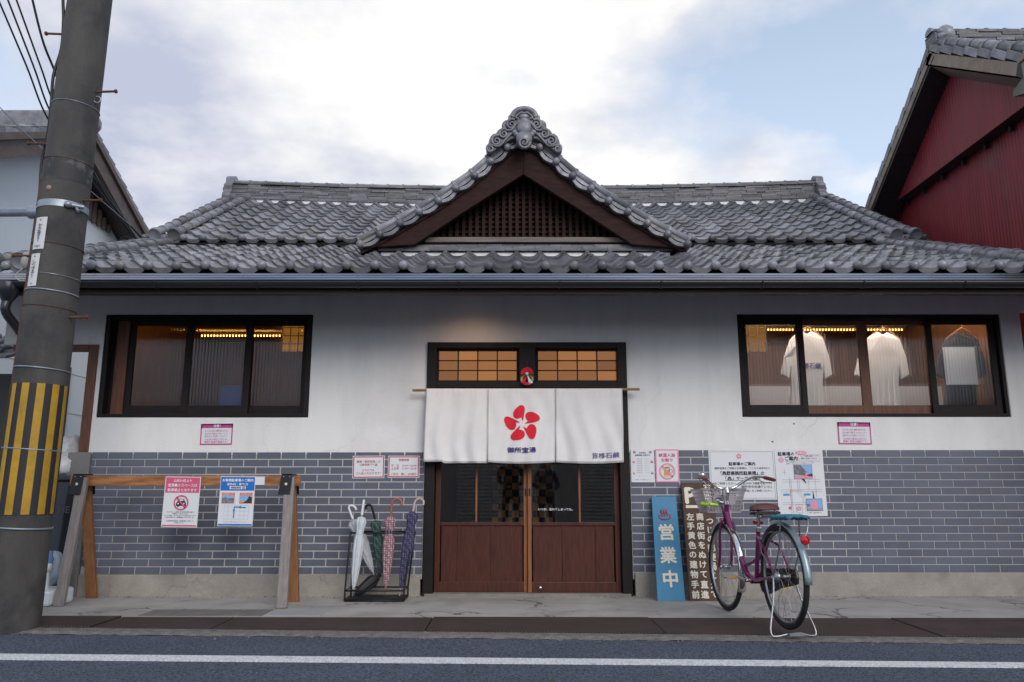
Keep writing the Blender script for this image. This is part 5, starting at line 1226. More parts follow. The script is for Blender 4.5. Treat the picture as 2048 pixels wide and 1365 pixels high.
s.rect(.37, .55, .76, .765, GREYP, 1); s.rect(.38, .556, .75, .758, SKYP, 2); s.poly([(.38, .758), (.52, .758), (.64, .65), (.60, .60), (.38, .62)], DKP, 3); s.rect(.38, .556, .75, .60, PINKL, 3); s.poly([(.60, .60), (.75, .63), (.75, .58)], BLACKP, 4); s.rect(.61, .57, .64, .64, PINKL, 5)
s.poly([(.52, .55), (.58, .55), (.62, .47)], BLACKP, 2); s.poly([(.72, .26), (.76, .26), (.735, .38)], BLACKP, 2)
for p_ in ([(.12, .54), (.90, .54)], [(.12, .505), (.90, .505)], [(.08, .39), (.93, .39)], [(.08, .36), (.93, .36)], [(.08, .20), (.58, .20)], [(.08, .175), (.58, .175)], [(.27, .05), (.27, .58)], [(.30, .05), (.30, .54)], [(.43, .54), (.43, .33), (.52, .27), (.52, .2)], [(.47, .54), (.47, .35), (.56, .28), (.56, .06)], [(.66, .54), (.66, .39)], [(.80, .6), (.80, .28)], [(.18, .70), (.18, .6)], [(.14, .645), (.22, .645)]): s.line(p_, .005, GREYP)
s.line([(.27, .10), (.28, .385), (.68, .39)], .010, PINKL, 3); s.rect(.12, .305, .25, .335, CYANP, 3); s.rect(.55, .305, .68, .335, CYANP, 3); s.circ(.24, .125, .03, PINK, 4); s.flower(.42, .115, .055, PINKL)
s.line([(.36, .17), (.49, .17), (.49, .05), (.36, .05), (.36, .17)], .005, GREYP)
s.rect(.58, .075, .91, .255, BLACKP, 1); s.rect(.588, .082, .902, .248, SKYP, 2); s.circ(.74, .175, .075, PINKL, 3); s.rect(.588, .082, .902, .12, GREYP, 3); s.rect(.69, .10, .79, .13, PINKL, 4); s.rect(.588, .14, .65, .18, DKP, 3)
s.t('この看板・建物が目印です', .73, .05, .02, BLACKP, 2, 0, w=.3)

# ================================================================== SIGN BOARDS
def board(name, label, tl, tr, br, bl, yb, yt, m):
    o = empty(name, G((bl[0] + br[0]) / 2, (bl[1] + br[1]) / 2), label, 'sign')
    A, B_, C, E_ = P(*tl, yt), P(*tr, yt), P(*br, yb), P(*bl, yb); n = (B_ - A).cross(E_ - A).normalized()
    if n.y > 0: n = -n
    b = MB(); b.prism([A, B_, C, E_], -n * .022); b.build('panel', m, o, bevel=.003)
    def at(u, v): return (E_.lerp(C, u)).lerp(A.lerp(B_, u), v) + n * .003
    ux = ((B_ - A) + (C - E_)).normalized(); uy = ux.cross(n).normalized(); uy = uy if uy.z > 0 else -uy
    return o, at, ux, uy
o, at, ux, uy = board('open_sign', 'blue painted board reading open, leaning beside the doorway', (1303, 993.5), (1352, 993), (1371, 1203), (1315, 1203.5), 7.11, 7.40, SIGNBLUE)
for ch, v in (('営', .645), ('業', .425), ('中', .205)): text(ch, .155, CREAM, o, at(.5 + (.02 if ch == '中' else 0), v), ux, uy, bold=.028)
b = MB()
for k, dx_ in enumerate((-.04, 0, .04)):
    pts = [at(.47 + dx_ * 4 / 1.6 + .03 * math.sin(q * 1.15), .80 + q * .012) - V((0, .002, 0)) for q in range(7)]; b.tube(pts, [.004 + .003 * math.sin(math.pi * q / 6) for q in range(7)], 5)
b.tube(smooth_open([at(u, v) for u, v in ((.27, .815), (.26, .79), (.36, .772), (.48, .768), (.60, .772), (.70, .79), (.69, .815))], 4), .0055, 5); b.build('hot_spring_mark', REDB, o)
o, at, ux, uy = board('parking_board', 'brown board with white handwritten parking directions behind the bicycle basket', (1362, 966), (1428, 966), (1442, 1203.5), (1380, 1203.5), 7.12, 7.405, SIGNBROWN)
text('P', .21, CREAM, o, at(.25, .885), ux, uy, bold=.04); b = MB(); b.add([at(.09, .80), at(.48, .80), at(.48, .775), at(.09, .775)], [(0, 1, 2, 3)]); b.build('underline', CREAM, o)
text('お', .08, CREAM, o, at(.78, .96), ux, uy, bold=.03); text('客', .08, CREAM, o, at(.78, .89), ux, uy, bold=.03); text('様', .08, CREAM, o, at(.78, .82), ux, uy, bold=.03)
for u, body, v0 in ((.20, '左手黄色の建物手前', .70), (.50, '商店街をぬけて直進', .70), (.80, 'つじの郵便局こえて', .66)):
    n = len(body)
    for k, ch in enumerate(body): text(ch, .072, CREAM, o, at(u, v0 - (v0 - .055) * k / (n - 1)), ux, uy, bold=.03)
# tape-measure tag at the wall corner stays out; small screws on the plaster
for px, py in ((1588, 848), (1545, 884)):
    b = MB(); b.ball(P(px, py, D), .011, 8, (1, .5, .7)); b.build('wall_plug', mat('plug_grey', (.16, .15, .14), .8), bath)

# ================================================================== UMBRELLA RACK
rack = empty('umbrella_rack', (-1.42, 7.2, 0), 'black metal umbrella rack standing on the pavement beside the door', 'rack')
RX0, RX1, RY0, RY1 = P(690, 1200, 7.08).x, P(808, 1200, 7.08).x, 7.06, 7.33
TX0, TX1, TY0, TY1, TZ = P(702, 1065, 7.18).x, P(825, 1064, 7.18).x, 7.16, 7.36, P(760, 1066, 7.18).z
b = MB(); r_ = .008
cb = [(RX0, RY0), (RX1, RY0), (RX1, RY1), (RX0, RY1)]; ct = [(TX0, TY0), (TX1, TY0), (TX1, TY1), (TX0, TY1)]
for z in (.012, .095): b.tube([(x, y, z) for x, y in cb], r_, 6, closed=True)
b.build('base_frame', BLACKM, rack)
for (x, y), (u, v) in zip(cb, ct): MB().tube([(x, y, .01), (x, y, .095), (u, v, TZ)], r_, 6).build('upright', BLACKM, rack)
b = MB(); b.tube([(x, y, TZ) for x, y in ct], r_, 6, closed=True); b.build('top_frame', BLACKM, rack)
MB().box(RX0, RX1, RY0, RY1, .022, .03).build('drip_tray', BLACKM, rack, bevel=.004)
def umbrella(label, tip, neck, hook, body_m, handle_m, rmax=.045, hook_r=.045, top_m=None, hk=True, tip_m=None, hook_dir=(1, 0, 0), sag=.0):
    tip, neck, hook = V(tip), V(neck), V(hook); d = (neck - tip); L = d.length; ax = d.normalized()
    o = empty('umbrella', tip, label, 'umbrella')
    b = MB(); pr_ = [(.006, .06), (.016, .09), (.030, L * .28), (rmax, L * .58), (rmax * .98, L * .70), (rmax * .72, L * .80), (rmax * .80, L * .87), (rmax * 1.05, L * .95), (rmax * .75, L), (.010, L + .01)]
    b.lathe(pr_, 48, tip, ax, pleat=.13, np_=8); b.build('canopy', body_m, o)
    b = MB(); b.tube([tip, tip + ax * .10], [.005, .008], 8); b.build('ferrule', tip_m or STEEL, o)
    ring = MB(); ring.lathe([(rmax * .78, L * .785), (rmax * .80, L * .80), (rmax * .80, L * .825), (rmax * .78, L * .84)], 20, tip, ax); ring.build('strap', top_m or body_m, o)
    hd = V(hook_dir); h0 = neck; h1 = hook; b = MB(); b.tube([neck, neck + (h1 - neck) * .2], .005, 8); b.build('shaft', STEEL, o)
    pts = [h0 + (h1 - h0) * q for q in (.15, .5, .8)]
    if hk:
        c = h1 + hd * hook_r
        up = (h1 - h0).normalized(); pts += [c - hd * hook_r * math.cos(a) + up * hook_r * math.sin(a) for a in [math.pi * q / 10 * 1.12 for q in range(11)]]
    else: pts += [h1]
    b = MB(); b.tube(pts, .0105 if hk else .012, 8); b.build('handle', handle_m, o)
    return o
def up(px, py, y): return P(px, py, y)
VIN = mat('white_vinyl', (.62, .66, .70), .3, c2=(.52, .56, .60), scale=20, coat=.3)
PLAIDR = mat('red_plaid', (.42, .20, .20), .85, c2=(.28, .05, .07), scale=30, stretch=(1, 1, .6)); PLAIDN = mat('navy_plaid', (.03, .035, .11), .85, c2=(.10, .11, .2), scale=28, lo=.55, hi=.7)
def plaid(m, c_a, c_b, c_c, sc1):
    t = m.node_tree; bs = t.nodes['Principled BSDF']; g = N(t, 'ShaderNodeNewGeometry'); prev = None
    for k, (dirn, cc) in enumerate((('Z', c_b), ('X', c_b), ('DIAGONAL', c_c))):
        wv = N(t, 'ShaderNodeTexWave', wave_type='BANDS', bands_direction=dirn); wv.inputs['Scale'].default_value = sc1 * (1 if k < 2 else .6); wv.inputs['Distortion'].default_value = 1.0; t.links.new(g.outputs[0], wv.inputs[0])
        r = N(t, 'ShaderNodeMapRange'); t.links.new(wv.outputs[1], r.inputs[0]); r.inputs[1].default_value = .72; r.inputs[2].default_value = .82
        x = N(t, 'ShaderNodeMix', data_type='RGBA'); t.links.new(r.outputs[0], x.inputs[0]); x.inputs[7].default_value = (*cc, 1)
        if prev: t.links.new(prev, x.inputs[6])
        else: x.inputs[6].default_value = (*c_a, 1)
        prev = x.outputs[2]
    t.links.new(prev, bs.inputs['Base Color'])
plaid(PLAIDR, (.50, .40, .40), (.26, .07, .09), (.22, .14, .18), 16); plaid(PLAIDN, (.025, .028, .08), (.10, .11, .20), (.05, .03, .06), 16)
PLAIDG = mat('green_plaid', (.02, .04, .05), .85); plaid(PLAIDG, (.02, .035, .05), (.03, .10, .08), (.08, .12, .12), 18)
WHND = mat('white_handle', (.74, .74, .76), .35); PINKH = mat('cream_handle', (.58, .46, .40), .5, c2=(.45, .34, .29), scale=30); ORH = mat('orange_wood_handle', (.42, .13, .03), .35, c2=(.30, .08, .02), scale=20, coat=.4)
umbrella('closed clear umbrella with a straight white handle in the rack', up(705, 1193, 7.11), up(723, 1036, 7.16), up(728, 1000, 7.18), VIN, WHND, .042, hk=False)
umbrella('clear umbrella with a thin round white hook leaning across the rack', up(751, 1158, 7.24), up(707, 1042, 7.26), up(698, 1018, 7.27), CLEARP, WHND, .055, .032)
umbrella('dark green umbrella with a black hooked handle in the rack', up(766, 1160, 7.25), up(751, 1043, 7.22), up(744, 1015, 7.21), PLAIDG, BLACKM, .045, .028, hook_dir=(-1, 0, -.2))
umbrella('red and white plaid umbrella with an orange wooden hook', up(770, 1191, 7.12), up(781, 1036, 7.17), up(784, 1008, 7.18), PLAIDR, ORH, .046, .044, top_m=mat('navy_strap', (.03, .04, .09), .8), tip_m=ORH)
umbrella('navy plaid umbrella with a cream hooked handle in the rack', up(799, 1192, 7.12), up(826, 1026, 7.19), up(829, 1007, 7.20), PLAIDN, PINKH, .046, .042, tip_m=PINKH)
fo = empty('folded_umbrella', up(735, 1180, 7.2), 'small black folding umbrella lying in the rack tray', 'umbrella')
a, c = up(711, 1190, 7.14), up(748, 1160, 7.24)
b = MB(); ax = (c - a).normalized(); b.lathe([(.01, 0), (.03, .02), (.042, .1), (.05, .19), (.03, .25)], 32, a, ax, pleat=.15, np_=7); b.build('canopy', mat('black_nylon', (.01, .01, .011), .6), fo)
b = MB(); b.tube([c, c + ax * .03], .008, 8); b.tube([c + ax * .03, c + ax * .075], .018, 10); b.build('handle', BLACKM, fo)

# ================================================================== SHIRTS BEHIND THE GLASS
def shirt(label, px0, px1, pyt, pyb, Y, m, print_=None):
    cx = (px0 + px1) / 2; w = (px1 - px0) / 2; o = empty('t_shirt', P(cx, pyb, Y), label, 'shirt')
    hgt = pyb - pyt
    half = [(.16, 0), (.38, .035), (.62, .10), (.88, .34), (1.0, .56), (.70, .62), (.62, .46), (.60, .7), (.64, 1.0)]
    outl = [(cx + x * w, pyt + y * hgt) for x, y in half] + [(cx - x * w, pyt + y * hgt) for x, y in half[::-1]]
    # neckline dips between the two collar points
    outl += [(cx - .08 * w, pyt + .035 * hgt), (cx + .08 * w, pyt + .035 * hgt)]
    pts = [P(x, y, Y) for x, y in outl]
    b = MB(); b.prism([p + V((0, .012 * math.sin(p.x * 31), 0)) for p in pts], (0, .05, 0)); b.build('cloth_body', m, o, bevel=.012, fix=True)
    b = MB()
    for k in range(5):
        x = cx + (-.45 + .22 * k) * w; b.tube([P(x, pyt + .3 * hgt, Y - .002), P(x + 1.5 * math.sin(k), pyt + .65 * hgt, Y - .004), P(x + 2, pyb - 1, Y - .003)], [.002, .008, .011], 6)
    b.build('cloth_fold', m, o)
    b = MB(); b.tube(smooth_open([P(cx - .62 * w, pyt + .10 * hgt, Y + .025), P(cx - .2 * w, pyt - 2, Y + .025), P(cx, pyt - 7, Y + .025), P(cx + .2 * w, pyt - 2, Y + .025), P(cx + .62 * w, pyt + .10 * hgt, Y + .025)], 4), .008, 6); b.tube(smooth_open([P(cx, pyt - 7, Y + .025), P(cx, pyt - 12, Y + .025), P(cx + 4, pyt - 16, Y + .025), P(cx + 5, pyt - 11, Y + .025)], 4), .004, 6); b.build('hanger', DOORL, o)
    if print_: print_(o, cx, w, pyt, hgt, Y - .012)
    return o
def pr1(o, cx, w, pyt, hgt, Y): text('皆様石鹸', 1, NAVYP, o, P(cx + 4, pyt + .45 * hgt, Y), bold=.02, width=w * .95 / 205)
def pr2(o, cx, w, pyt, hgt, Y):
    b = MB()
    for q in range(5):
        pp = [P(cx - 10 + (x - 957) / 40, pyt + .13 * hgt + (y - 803) / 40, Y) for x, y in petal(q)]; b.add(pp, [tuple(range(len(pp)))])
    b.build('emblem', NAVYP, o)
def pr3(o, cx, w, pyt, hgt, Y):
    b = MB(); a, c = P(1893, 770, Y - .02), P(1948, 695, Y - .02); b.box(a.x, c.x, Y - .022, Y - .018, a.z, c.z); b.build('white_print', mat('shirt_card', (.62, .68, .76), .7), o)
shirt('white T-shirt with navy lettering hanging inside the reeded window', 1563, 1666, 662, 818, 7.78, CLOTH, pr1)
shirt('white T-shirt with a small chest emblem hanging inside the window', 1712, 1820, 664, 818, 7.78, CLOTH, pr2)
shirt('black T-shirt with a pale square print inside the window end sash', 1872, 1975, 664, 815, 7.80, mat('black_cloth', (.02, .02, .024), .85), pr3)

# ================================================================== BICYCLE
LIFT = .035
rc, fc = G(1592, 1258, LIFT), G(1461, 1223, 0)
WB = 1.07; mid = (rc + fc) / 2 + V((-.04, 0, 0)); hd = (Matrix.Rotation(math.radians(-3.5), 3, 'Z') @ V((fc.x - rc.x, fc.y - rc.y, 0))).normalized()
ro = V((mid.x, mid.y, 0)) - hd * (WB / 2); pitch = math.atan2(LIFT, WB)
BM = Matrix.Translation((ro.x, ro.y, LIFT)) @ Matrix.Rotation(math.atan2(hd.y, hd.x), 4, 'Z') @ Matrix.Rotation(pitch, 4, 'Y')
bike = empty('bicycle', (mid.x, mid.y, 0), 'purple step-through city bicycle with front basket parked on its stand', 'bicycle')
def zc(z): return z if z < .75 else .75 + (z - .75) * .84
def bk(b, name, m, parent=None, bevel=0.0):
    o_ = V((.10, 0, -.055)) if name.startswith('saddle') else V((0, 0, 0))
    b.v = [tuple(BM @ (V((v[0], v[1], zc(v[2]))) + o_)) for v in b.v]; return b.build(name, m, parent or bike, bevel=bevel)
WR = .345
def circle(cx, cz, r, n=40, y=0.0, a0=0.0, a1=2 * math.pi): return [(cx + r * math.cos(a0 + (a1 - a0) * k / n), y, cz + r * math.sin(a0 + (a1 - a0) * k / n)) for k in range(n + (0 if abs(a1 - a0 - 2 * math.pi) < 1e-6 else 1))]
for cx in (0.0, WB):
    wh = group_part('wheel', bike)
    b = MB(); b.tube(circle(cx, WR, WR - .018, 48), .0185, 10, closed=True); bk(b, 'tyre', RUBBER, wh)
    b = MB(); b.tube(circle(cx, WR, WR - .042, 48), .011, 8, closed=True); bk(b, 'rim', STEEL, wh)
    b = MB(); b.tube([(cx, -.05, WR), (cx, -.035, WR), (cx, -.034, WR), (cx, .034, WR), (cx, .035, WR), (cx, .05, WR)], [.01, .026, .014, .014, .026, .01], 10); bk(b, 'hub', STEEL, wh)
    b = MB()
    for k in range(28):
        a = 2 * math.pi * k / 28; s = 1 if k % 2 else -1; a2 = a + .42 * (1 if k % 4 < 2 else -1)
        b.tube([(cx + .022 * math.cos(a2), s * .032, WR + .022 * math.sin(a2)), (cx + (WR - .05) * math.cos(a), 0, WR + (WR - .05) * math.sin(a))], .0014, 4, caps=False)
    bk(b, 'spoke', STEEL, wh)
def fender(cx, a0, a1, m, wd=.030):
    b = MB(); n = 22
    def fn(u, v):
        a = a0 + (a1 - a0) * u; y = -wd + 2 * wd * v; r = WR + .026 - .016 * (2 * v - 1) ** 2; return (cx + r * math.cos(a), y, WR + r * math.sin(a))
    b.grid(fn, n, 6); o = bk(b, 'fender', m); s = o.modifiers.new('thick', 'SOLIDIFY'); s.thickness = .002; return o
fender(WB, math.radians(40), math.radians(208), CHROME)
FEN = mat('fender_silver', (.30, .37, .42), .35, metal=.4, coat=.3)
fender(0, math.radians(15), math.radians(184), FEN, .025)
# frame
b = MB()
bbp, hl, hu, st = V((.46, 0, .285)), V((.985, 0, .73)), V((.945, 0, .875)), V((.36, 0, .66))
b.tube(smooth_open([hl + V((-.015, 0, .06)), (.86, 0, .60), (.70, 0, .40), (.60, 0, .315), bbp], 5), .0235, 12)
b.tube([hl, hu], .020, 12); b.tube([bbp, st], .0165, 12); b.tube(smooth_open([(.68, 0, .375), (.56, 0, .40), (.425, 0, .44)], 4), .013, 8)
for s in (-1, 1):
    b.tube([bbp + V((-.02, s * .03, 0)), (.05, s * .062, WR - .005), (0, s * .065, WR)], .0105, 8); b.tube([st + V((-.01, s * .02, -.05)), (.17, s * .058, .55), (0, s * .065, WR)], .009, 8)
b.tube([bbp + V((0, -.045, 0)), bbp + V((0, .045, 0))], .024, 12)
bk(b, 'frame', PURPLE)
b = MB()
for s in (-1, 1): b.tube(smooth_open([hl + V((.0, s * .03, -.0)), (1.01, s * .048, .64), (1.035, s * .05, .46), (WB, s * .052, WR)], 4), .0115, 8)
b.tube([hl + V((0, -.045, -.01)), hl + V((0, .045, -.01))], .017, 8); bk(b, 'fork', PURPLE)
b = MB(); b.add([(.915, -.0245, .70), (.865, -.0245, .62), (.835, -.0245, .655), (.90, -.0245, .745)], [(0, 1, 2, 3)]); bk(b, 'frame_sticker', mat('sticker', (.42, .33, .42), .4))
# cockpit
b = MB(); b.tube([hu, (.915, 0, 1.0)], .0125, 10); b.tube([hu + V((0, 0, -.01)), hu + V((0, 0, .02))], .021, 10); b.tube([(.915, 0, .975), (.93, 0, 1.02)], .019, 10); bk(b, 'stem', CHROME)
def bar(s): return smooth_open([(.93, 0, 1.02), (.945, s * .05, 1.02), (.94, s * .12, 1.06), (.90, s * .19, 1.115), (.83, s * .235, 1.125), (.74, s * .26, 1.11), (.66, s * .275, 1.09)], 5)
b = MB(); b.tube(bar(-1)[::-1] + bar(1)[1:], .0112, 10); bk(b, 'handlebar', CHROME)
for s in (-1, 1):
    b = MB(); b.tube([(.765, s * .255, 1.116), (.75, s * .257, 1.113), (.66, s * .276, 1.09), (.635, s * .281, 1.083)], [.014, .018, .017, .015], 10); bk(b, 'grip', GRIP)
    b = MB(); b.tube(smooth_open([(.83, s * .235, 1.115), (.80, s * .25, 1.075), (.70, s * .285, 1.06)], 4), .006, 6); bk(b, 'brake_lever', CHROME)
    b = MB(); b.tube(smooth_open([(.84, s * .23, 1.10), (.98, s * .22, 1.12), (1.06, s * .10, 1.02), (1.0, s * .03, .85), (.98, s * .02, .74)], 5), .0035, 5); bk(b, 'brake_cable', BLACKM)
b = MB(); b.lathe([(.028, 0), (.030, .008), (.025, .024), (.0, .034)], 14, (.87, .225, 1.14), (0, 0, 1)); b.lathe([(.010, -.02), (.012, 0)], 8, (.87, .225, 1.14)); bk(b, 'bell', CHROME)
# basket
b = MB(); bx0, bx1, bz0, bz1 = .985, 1.28, .79, 1.015
def bw(z): t_ = (z - bz0) / (bz1 - bz0); return .135 + .05 * t_, bx0 + .02 * (1 - t_), bx1 - .06 * (1 - t_)
def ringz(z): w_, a, c = bw(z); return [(a, -w_, z), (c, -w_, z), (c, w_, z), (a, w_, z)]
for z, r_ in ((bz1, .0085), (bz0, .006)): b.tube(ringz(z), r_, 6, closed=True)
bk(b, 'basket_rim', BASKET)
b = MB()
for k in range(1, 6): b.tube(ringz(bz0 + (bz1 - bz0) * k / 6), .0034, 4, closed=True)
for side in range(4):
    for k in range(12):
        t_ = (k + .5) / 12; lo, hi = ringz(bz0), ringz(bz1); p, q = V(lo[side]).lerp(V(lo[(side + 1) % 4]), t_), V(hi[side]).lerp(V(hi[(side + 1) % 4]), t_); b.tube([p, q], .0036, 4, caps=False)
lo = ringz(bz0)
for k in range(10): t_ = (k + .5) / 10; b.tube([V(lo[0]).lerp(V(lo[3]), t_), V(lo[1]).lerp(V(lo[2]), t_)], .0024, 4, caps=False)
bk(b, 'basket_mesh', BASKET)
b = MB(); w_, a, c = bw(.9); b.add([(a - .004, -.09, .86), (a - .004, .09, .86), (a - .004, .09, .96), (a - .004, -.09, .96)], [(0, 1, 2, 3)]); bk(b, 'basket_plate', mat('plate_lilac', (.33, .30, .36), .6))
b = MB(); b.tube([(a + .01, .13, .865), (a + .06, .175, .875)], .022, 8); b.tube([(a, .06, .862), (a + .005, .13, .868)], .016, 8); bk(b, 'lime_tape', LIME)
b = MB(); b.lathe([(.0, 0), (.03, .02), (.036, .06), (.034, .065), (0, .066)], 14, (.955, .055, .90), (.9, 0, .05)); b.tube([(.96, .0, .88), (.965, .055, .89)], .006, 6); bk(b, 'headlamp', CHROME)
# saddle
b = MB()
def sad(u, v):
    x = .40 - .30 * u; wd = .028 + .085 * (1 / (1 + math.exp(-(u - .48) * 10))); a = math.pi * v; e = min(1, (1 - u) * 6) ** .5 * min(1, u * 8 + .3) ** .5
    return (x - .04, wd * e * math.cos(a) * 1.0, .862 + .012 * u + .058 * e * math.sin(a) ** .7)
b.grid(sad, 20, 14); b.grid(lambda u, v: (sad(u, 0)[0], sad(u, 0)[1] * (1 - 2 * v), sad(u, 0)[2] - .0), 20, 4); bk(b, 'saddle', SADDLE)
b = MB(); b.prism([(.075, -.095, .858), (.075, .095, .858), (.20, .085, .85), (.32, .02, .85), (.32, -.02, .85), (.20, -.085, .85)], (0, 0, -.02)); bk(b, 'saddle_base', BLACKM)
b = MB()
for s in (-1, 1):
    b.tube([(.10 + .012 * math.cos(a), s * .055 + .012 * math.sin(a), .80 + .006 * a) for a in [q * .8 for q in range(20)]][::1], .004, 5)
b.tube([(.30, .02, .845), (.22, .03, .815), (.12, .05, .82)], .005, 6); b.tube([(.30, -.02, .845), (.22, -.03, .815), (.12, -.05, .82)], .005, 6); bk(b, 'saddle_spring', STEEL)
b = MB(); b.tube([st + V((.01, 0, -.06)), (.345, 0, .80)], .0125, 10); bk(b, 'seat_post', CHROME)
b = MB(); b.tube([st + V((-.003, 0, -.015)), st + V((-.010, 0, .012))], .022, 10); bk(b, 'seat_clamp', CHROME)
b = MB(); b.obox((.262, 0, .765), (.014, 0, .004), (0, .035, 0), (-.004, 0, .014)); bk(b, 'saddle_reflector', REDREF, bevel=.004)
# rear rack with the teal net, reflector, stand, drive
b = MB()
for s in (-1, 1):
    b.tube(smooth_open([(.24, s * .035, .715), (.16, s * .06, .74), (-.26, s * .065, .745)], 4), .0055, 6); b.tube([(-.16, s * .065, .742), (-.13, s * .075, .55), (0, s * .07, WR + .01)], .005, 6)
for x in (-.26, -.17, -.08, .01, .10): b.tube([(x, -.064, .745), (x, .064, .745)], .0045, 6)
b.tube([(.1, 0, .748), (-.26, 0, .75)], .0045, 6); b.tube(smooth_open([(-.26, -.065, .745), (-.30, -.06, .73), (-.335, -.03, .66), (-.335, .0, .60)], 4), .0045, 6); bk(b, 'rear_rack', STEEL)
b = MB(); b.grid(lambda u, v: (-.29 + .26 * u, -.085 + .17 * v, .765 + .008 * math.sin(u * 25) * math.sin(v * 20) - .02 * (2 * v - 1) ** 4), 26, 14); o = bk(b, 'rack_net', TEAL); s = o.modifiers.new('thick', 'SOLIDIFY'); s.thickness = .02
b = MB(); b.lathe([(.0, -.012), (.028, -.010), (.032, 0), (.030, .010), (.0, .018)], 16, (-.352, 0, .60), (-1, 0, .15)); bk(b, 'rear_reflector', REDREF)
b = MB()
sp = []
for s in (-1, 1): b.tube(smooth_open([(0, s * .075, WR), (-.03, s * .10, .20), (-.075, s * .155, .02), (-.09, s * .15, -LIFT + .009)], 4), .0065, 8)
b.tube(smooth_open([(-.09, -.15, -LIFT + .008), (-.095, -.11, -LIFT + .008), (-.10, -.05, -LIFT + .02), (-.10, .05, -LIFT + .02), (-.095, .11, -LIFT + .008), (-.09, .15, -LIFT + .008)], 4), .0065, 8)
b.box(-.135, -.095, -.05, .05, -LIFT + .012, -LIFT + .030); bk(b, 'kickstand', STEEL)
b = MB(); pts = [(-.06, .30), (-.07, .345), (-.05, .395), (.08, .40), (.30, .375), (.46, .385), (.545, .33), (.56, .27), (.52, .20), (.44, .18), (.20, .25), (.0, .285)]
b.prism([(x, -.058, z) for x, z in pts], (0, -.022, 0)); bk(b, 'chain_case', mat('case_black', (.02, .02, .022), .35), bevel=.006)
b = MB()
for s, a in ((1, .15), (-1, math.pi + .15)):
    e = V((.46 + .165 * math.cos(a), s * .085, .285 + .165 * math.sin(a) - .01)); b.tube([(.46, s * .07, .285), tuple(e)], .0105, 8)
b.tube([(.46, -.085, .285), (.46, .085, .285)], .012, 8); bk(b, 'crank', CHROME)
for s, a in ((1, .15), (-1, math.pi + .15)):
    e = V((.46 + .165 * math.cos(a), s * .135, .275 + .165 * math.sin(a)))
    b = MB(); b.box(e.x - .042, e.x - .030, e.y - .045, e.y + .045, e.z - .012, e.z + .012); b.box(e.x + .030, e.x + .042, e.y - .045, e.y + .045, e.z - .012, e.z + .012); b.tube([(e.x, e.y - .06, e.z), (e.x, e.y + .05, e.z)], .009, 8); bk(b, 'pedal', mat('pedal_grey', (.38, .38, .40), .5))
    b = MB(); b.box(e.x - .0445, e.x - .0422, e.y - .03, e.y + .03, e.z - .008, e.z + .008); bk(b, 'pedal_reflector', YELP)
b = MB(); b.tube([(.06, .0, WR), (.0, .08, WR)], .012, 8); b.lathe([(.04, 0), (.04, .02), (.02, .03)], 14, (0, .045, WR), (0, 1, 0)); bk(b, 'hub_brake', STEEL)
b = MB(); b.tube(circle(.01, WR, .30, 10, .05, math.radians(75), math.radians(140)), .004, 5); b.tube([(.30, .03, .60), (.20, .06, .50), (.02, .06, .36)], .004, 5); bk(b, 'lock_cable', mat('lock_pink', (.30, .20, .22), .5))

# ================================================================== ACROSS THE ROAD (seen only mirrored in the door and window glass)
shop = empty('shuttered_shop', (0, -4.6, 0), 'low shop with grey roller shutters across the road, mirrored in the door glass', 'building')
MB().box(-9, 9, -7.6, -4.62, -.05, 3.1).build('shop_wall', mat('shop_plaster', (.42, .40, .37), .85), shop)
SHUT = mat('shutter_grey', (.50, .49, .47), .5, metal=.2)
for k in range(5):
    x0 = -7.6 + k * 3.1
    sh_ = group_part('roller_shutter', shop)
    for r in range(27):
        if k == 2 and False: break
        MB().prism([(x0, -4.615, .05 + r * .09), (x0, -4.575, .06 + r * .09), (x0, -4.585, .125 + r * .09), (x0, -4.615, .135 + r * .09)], (2.6, 0, 0)).build('shutter_slat', SHUT, sh_)
MB().box(-9.2, 9.2, -4.7, -4.1, 2.75, 2.85).build('shop_awning', BLACKB, shop)

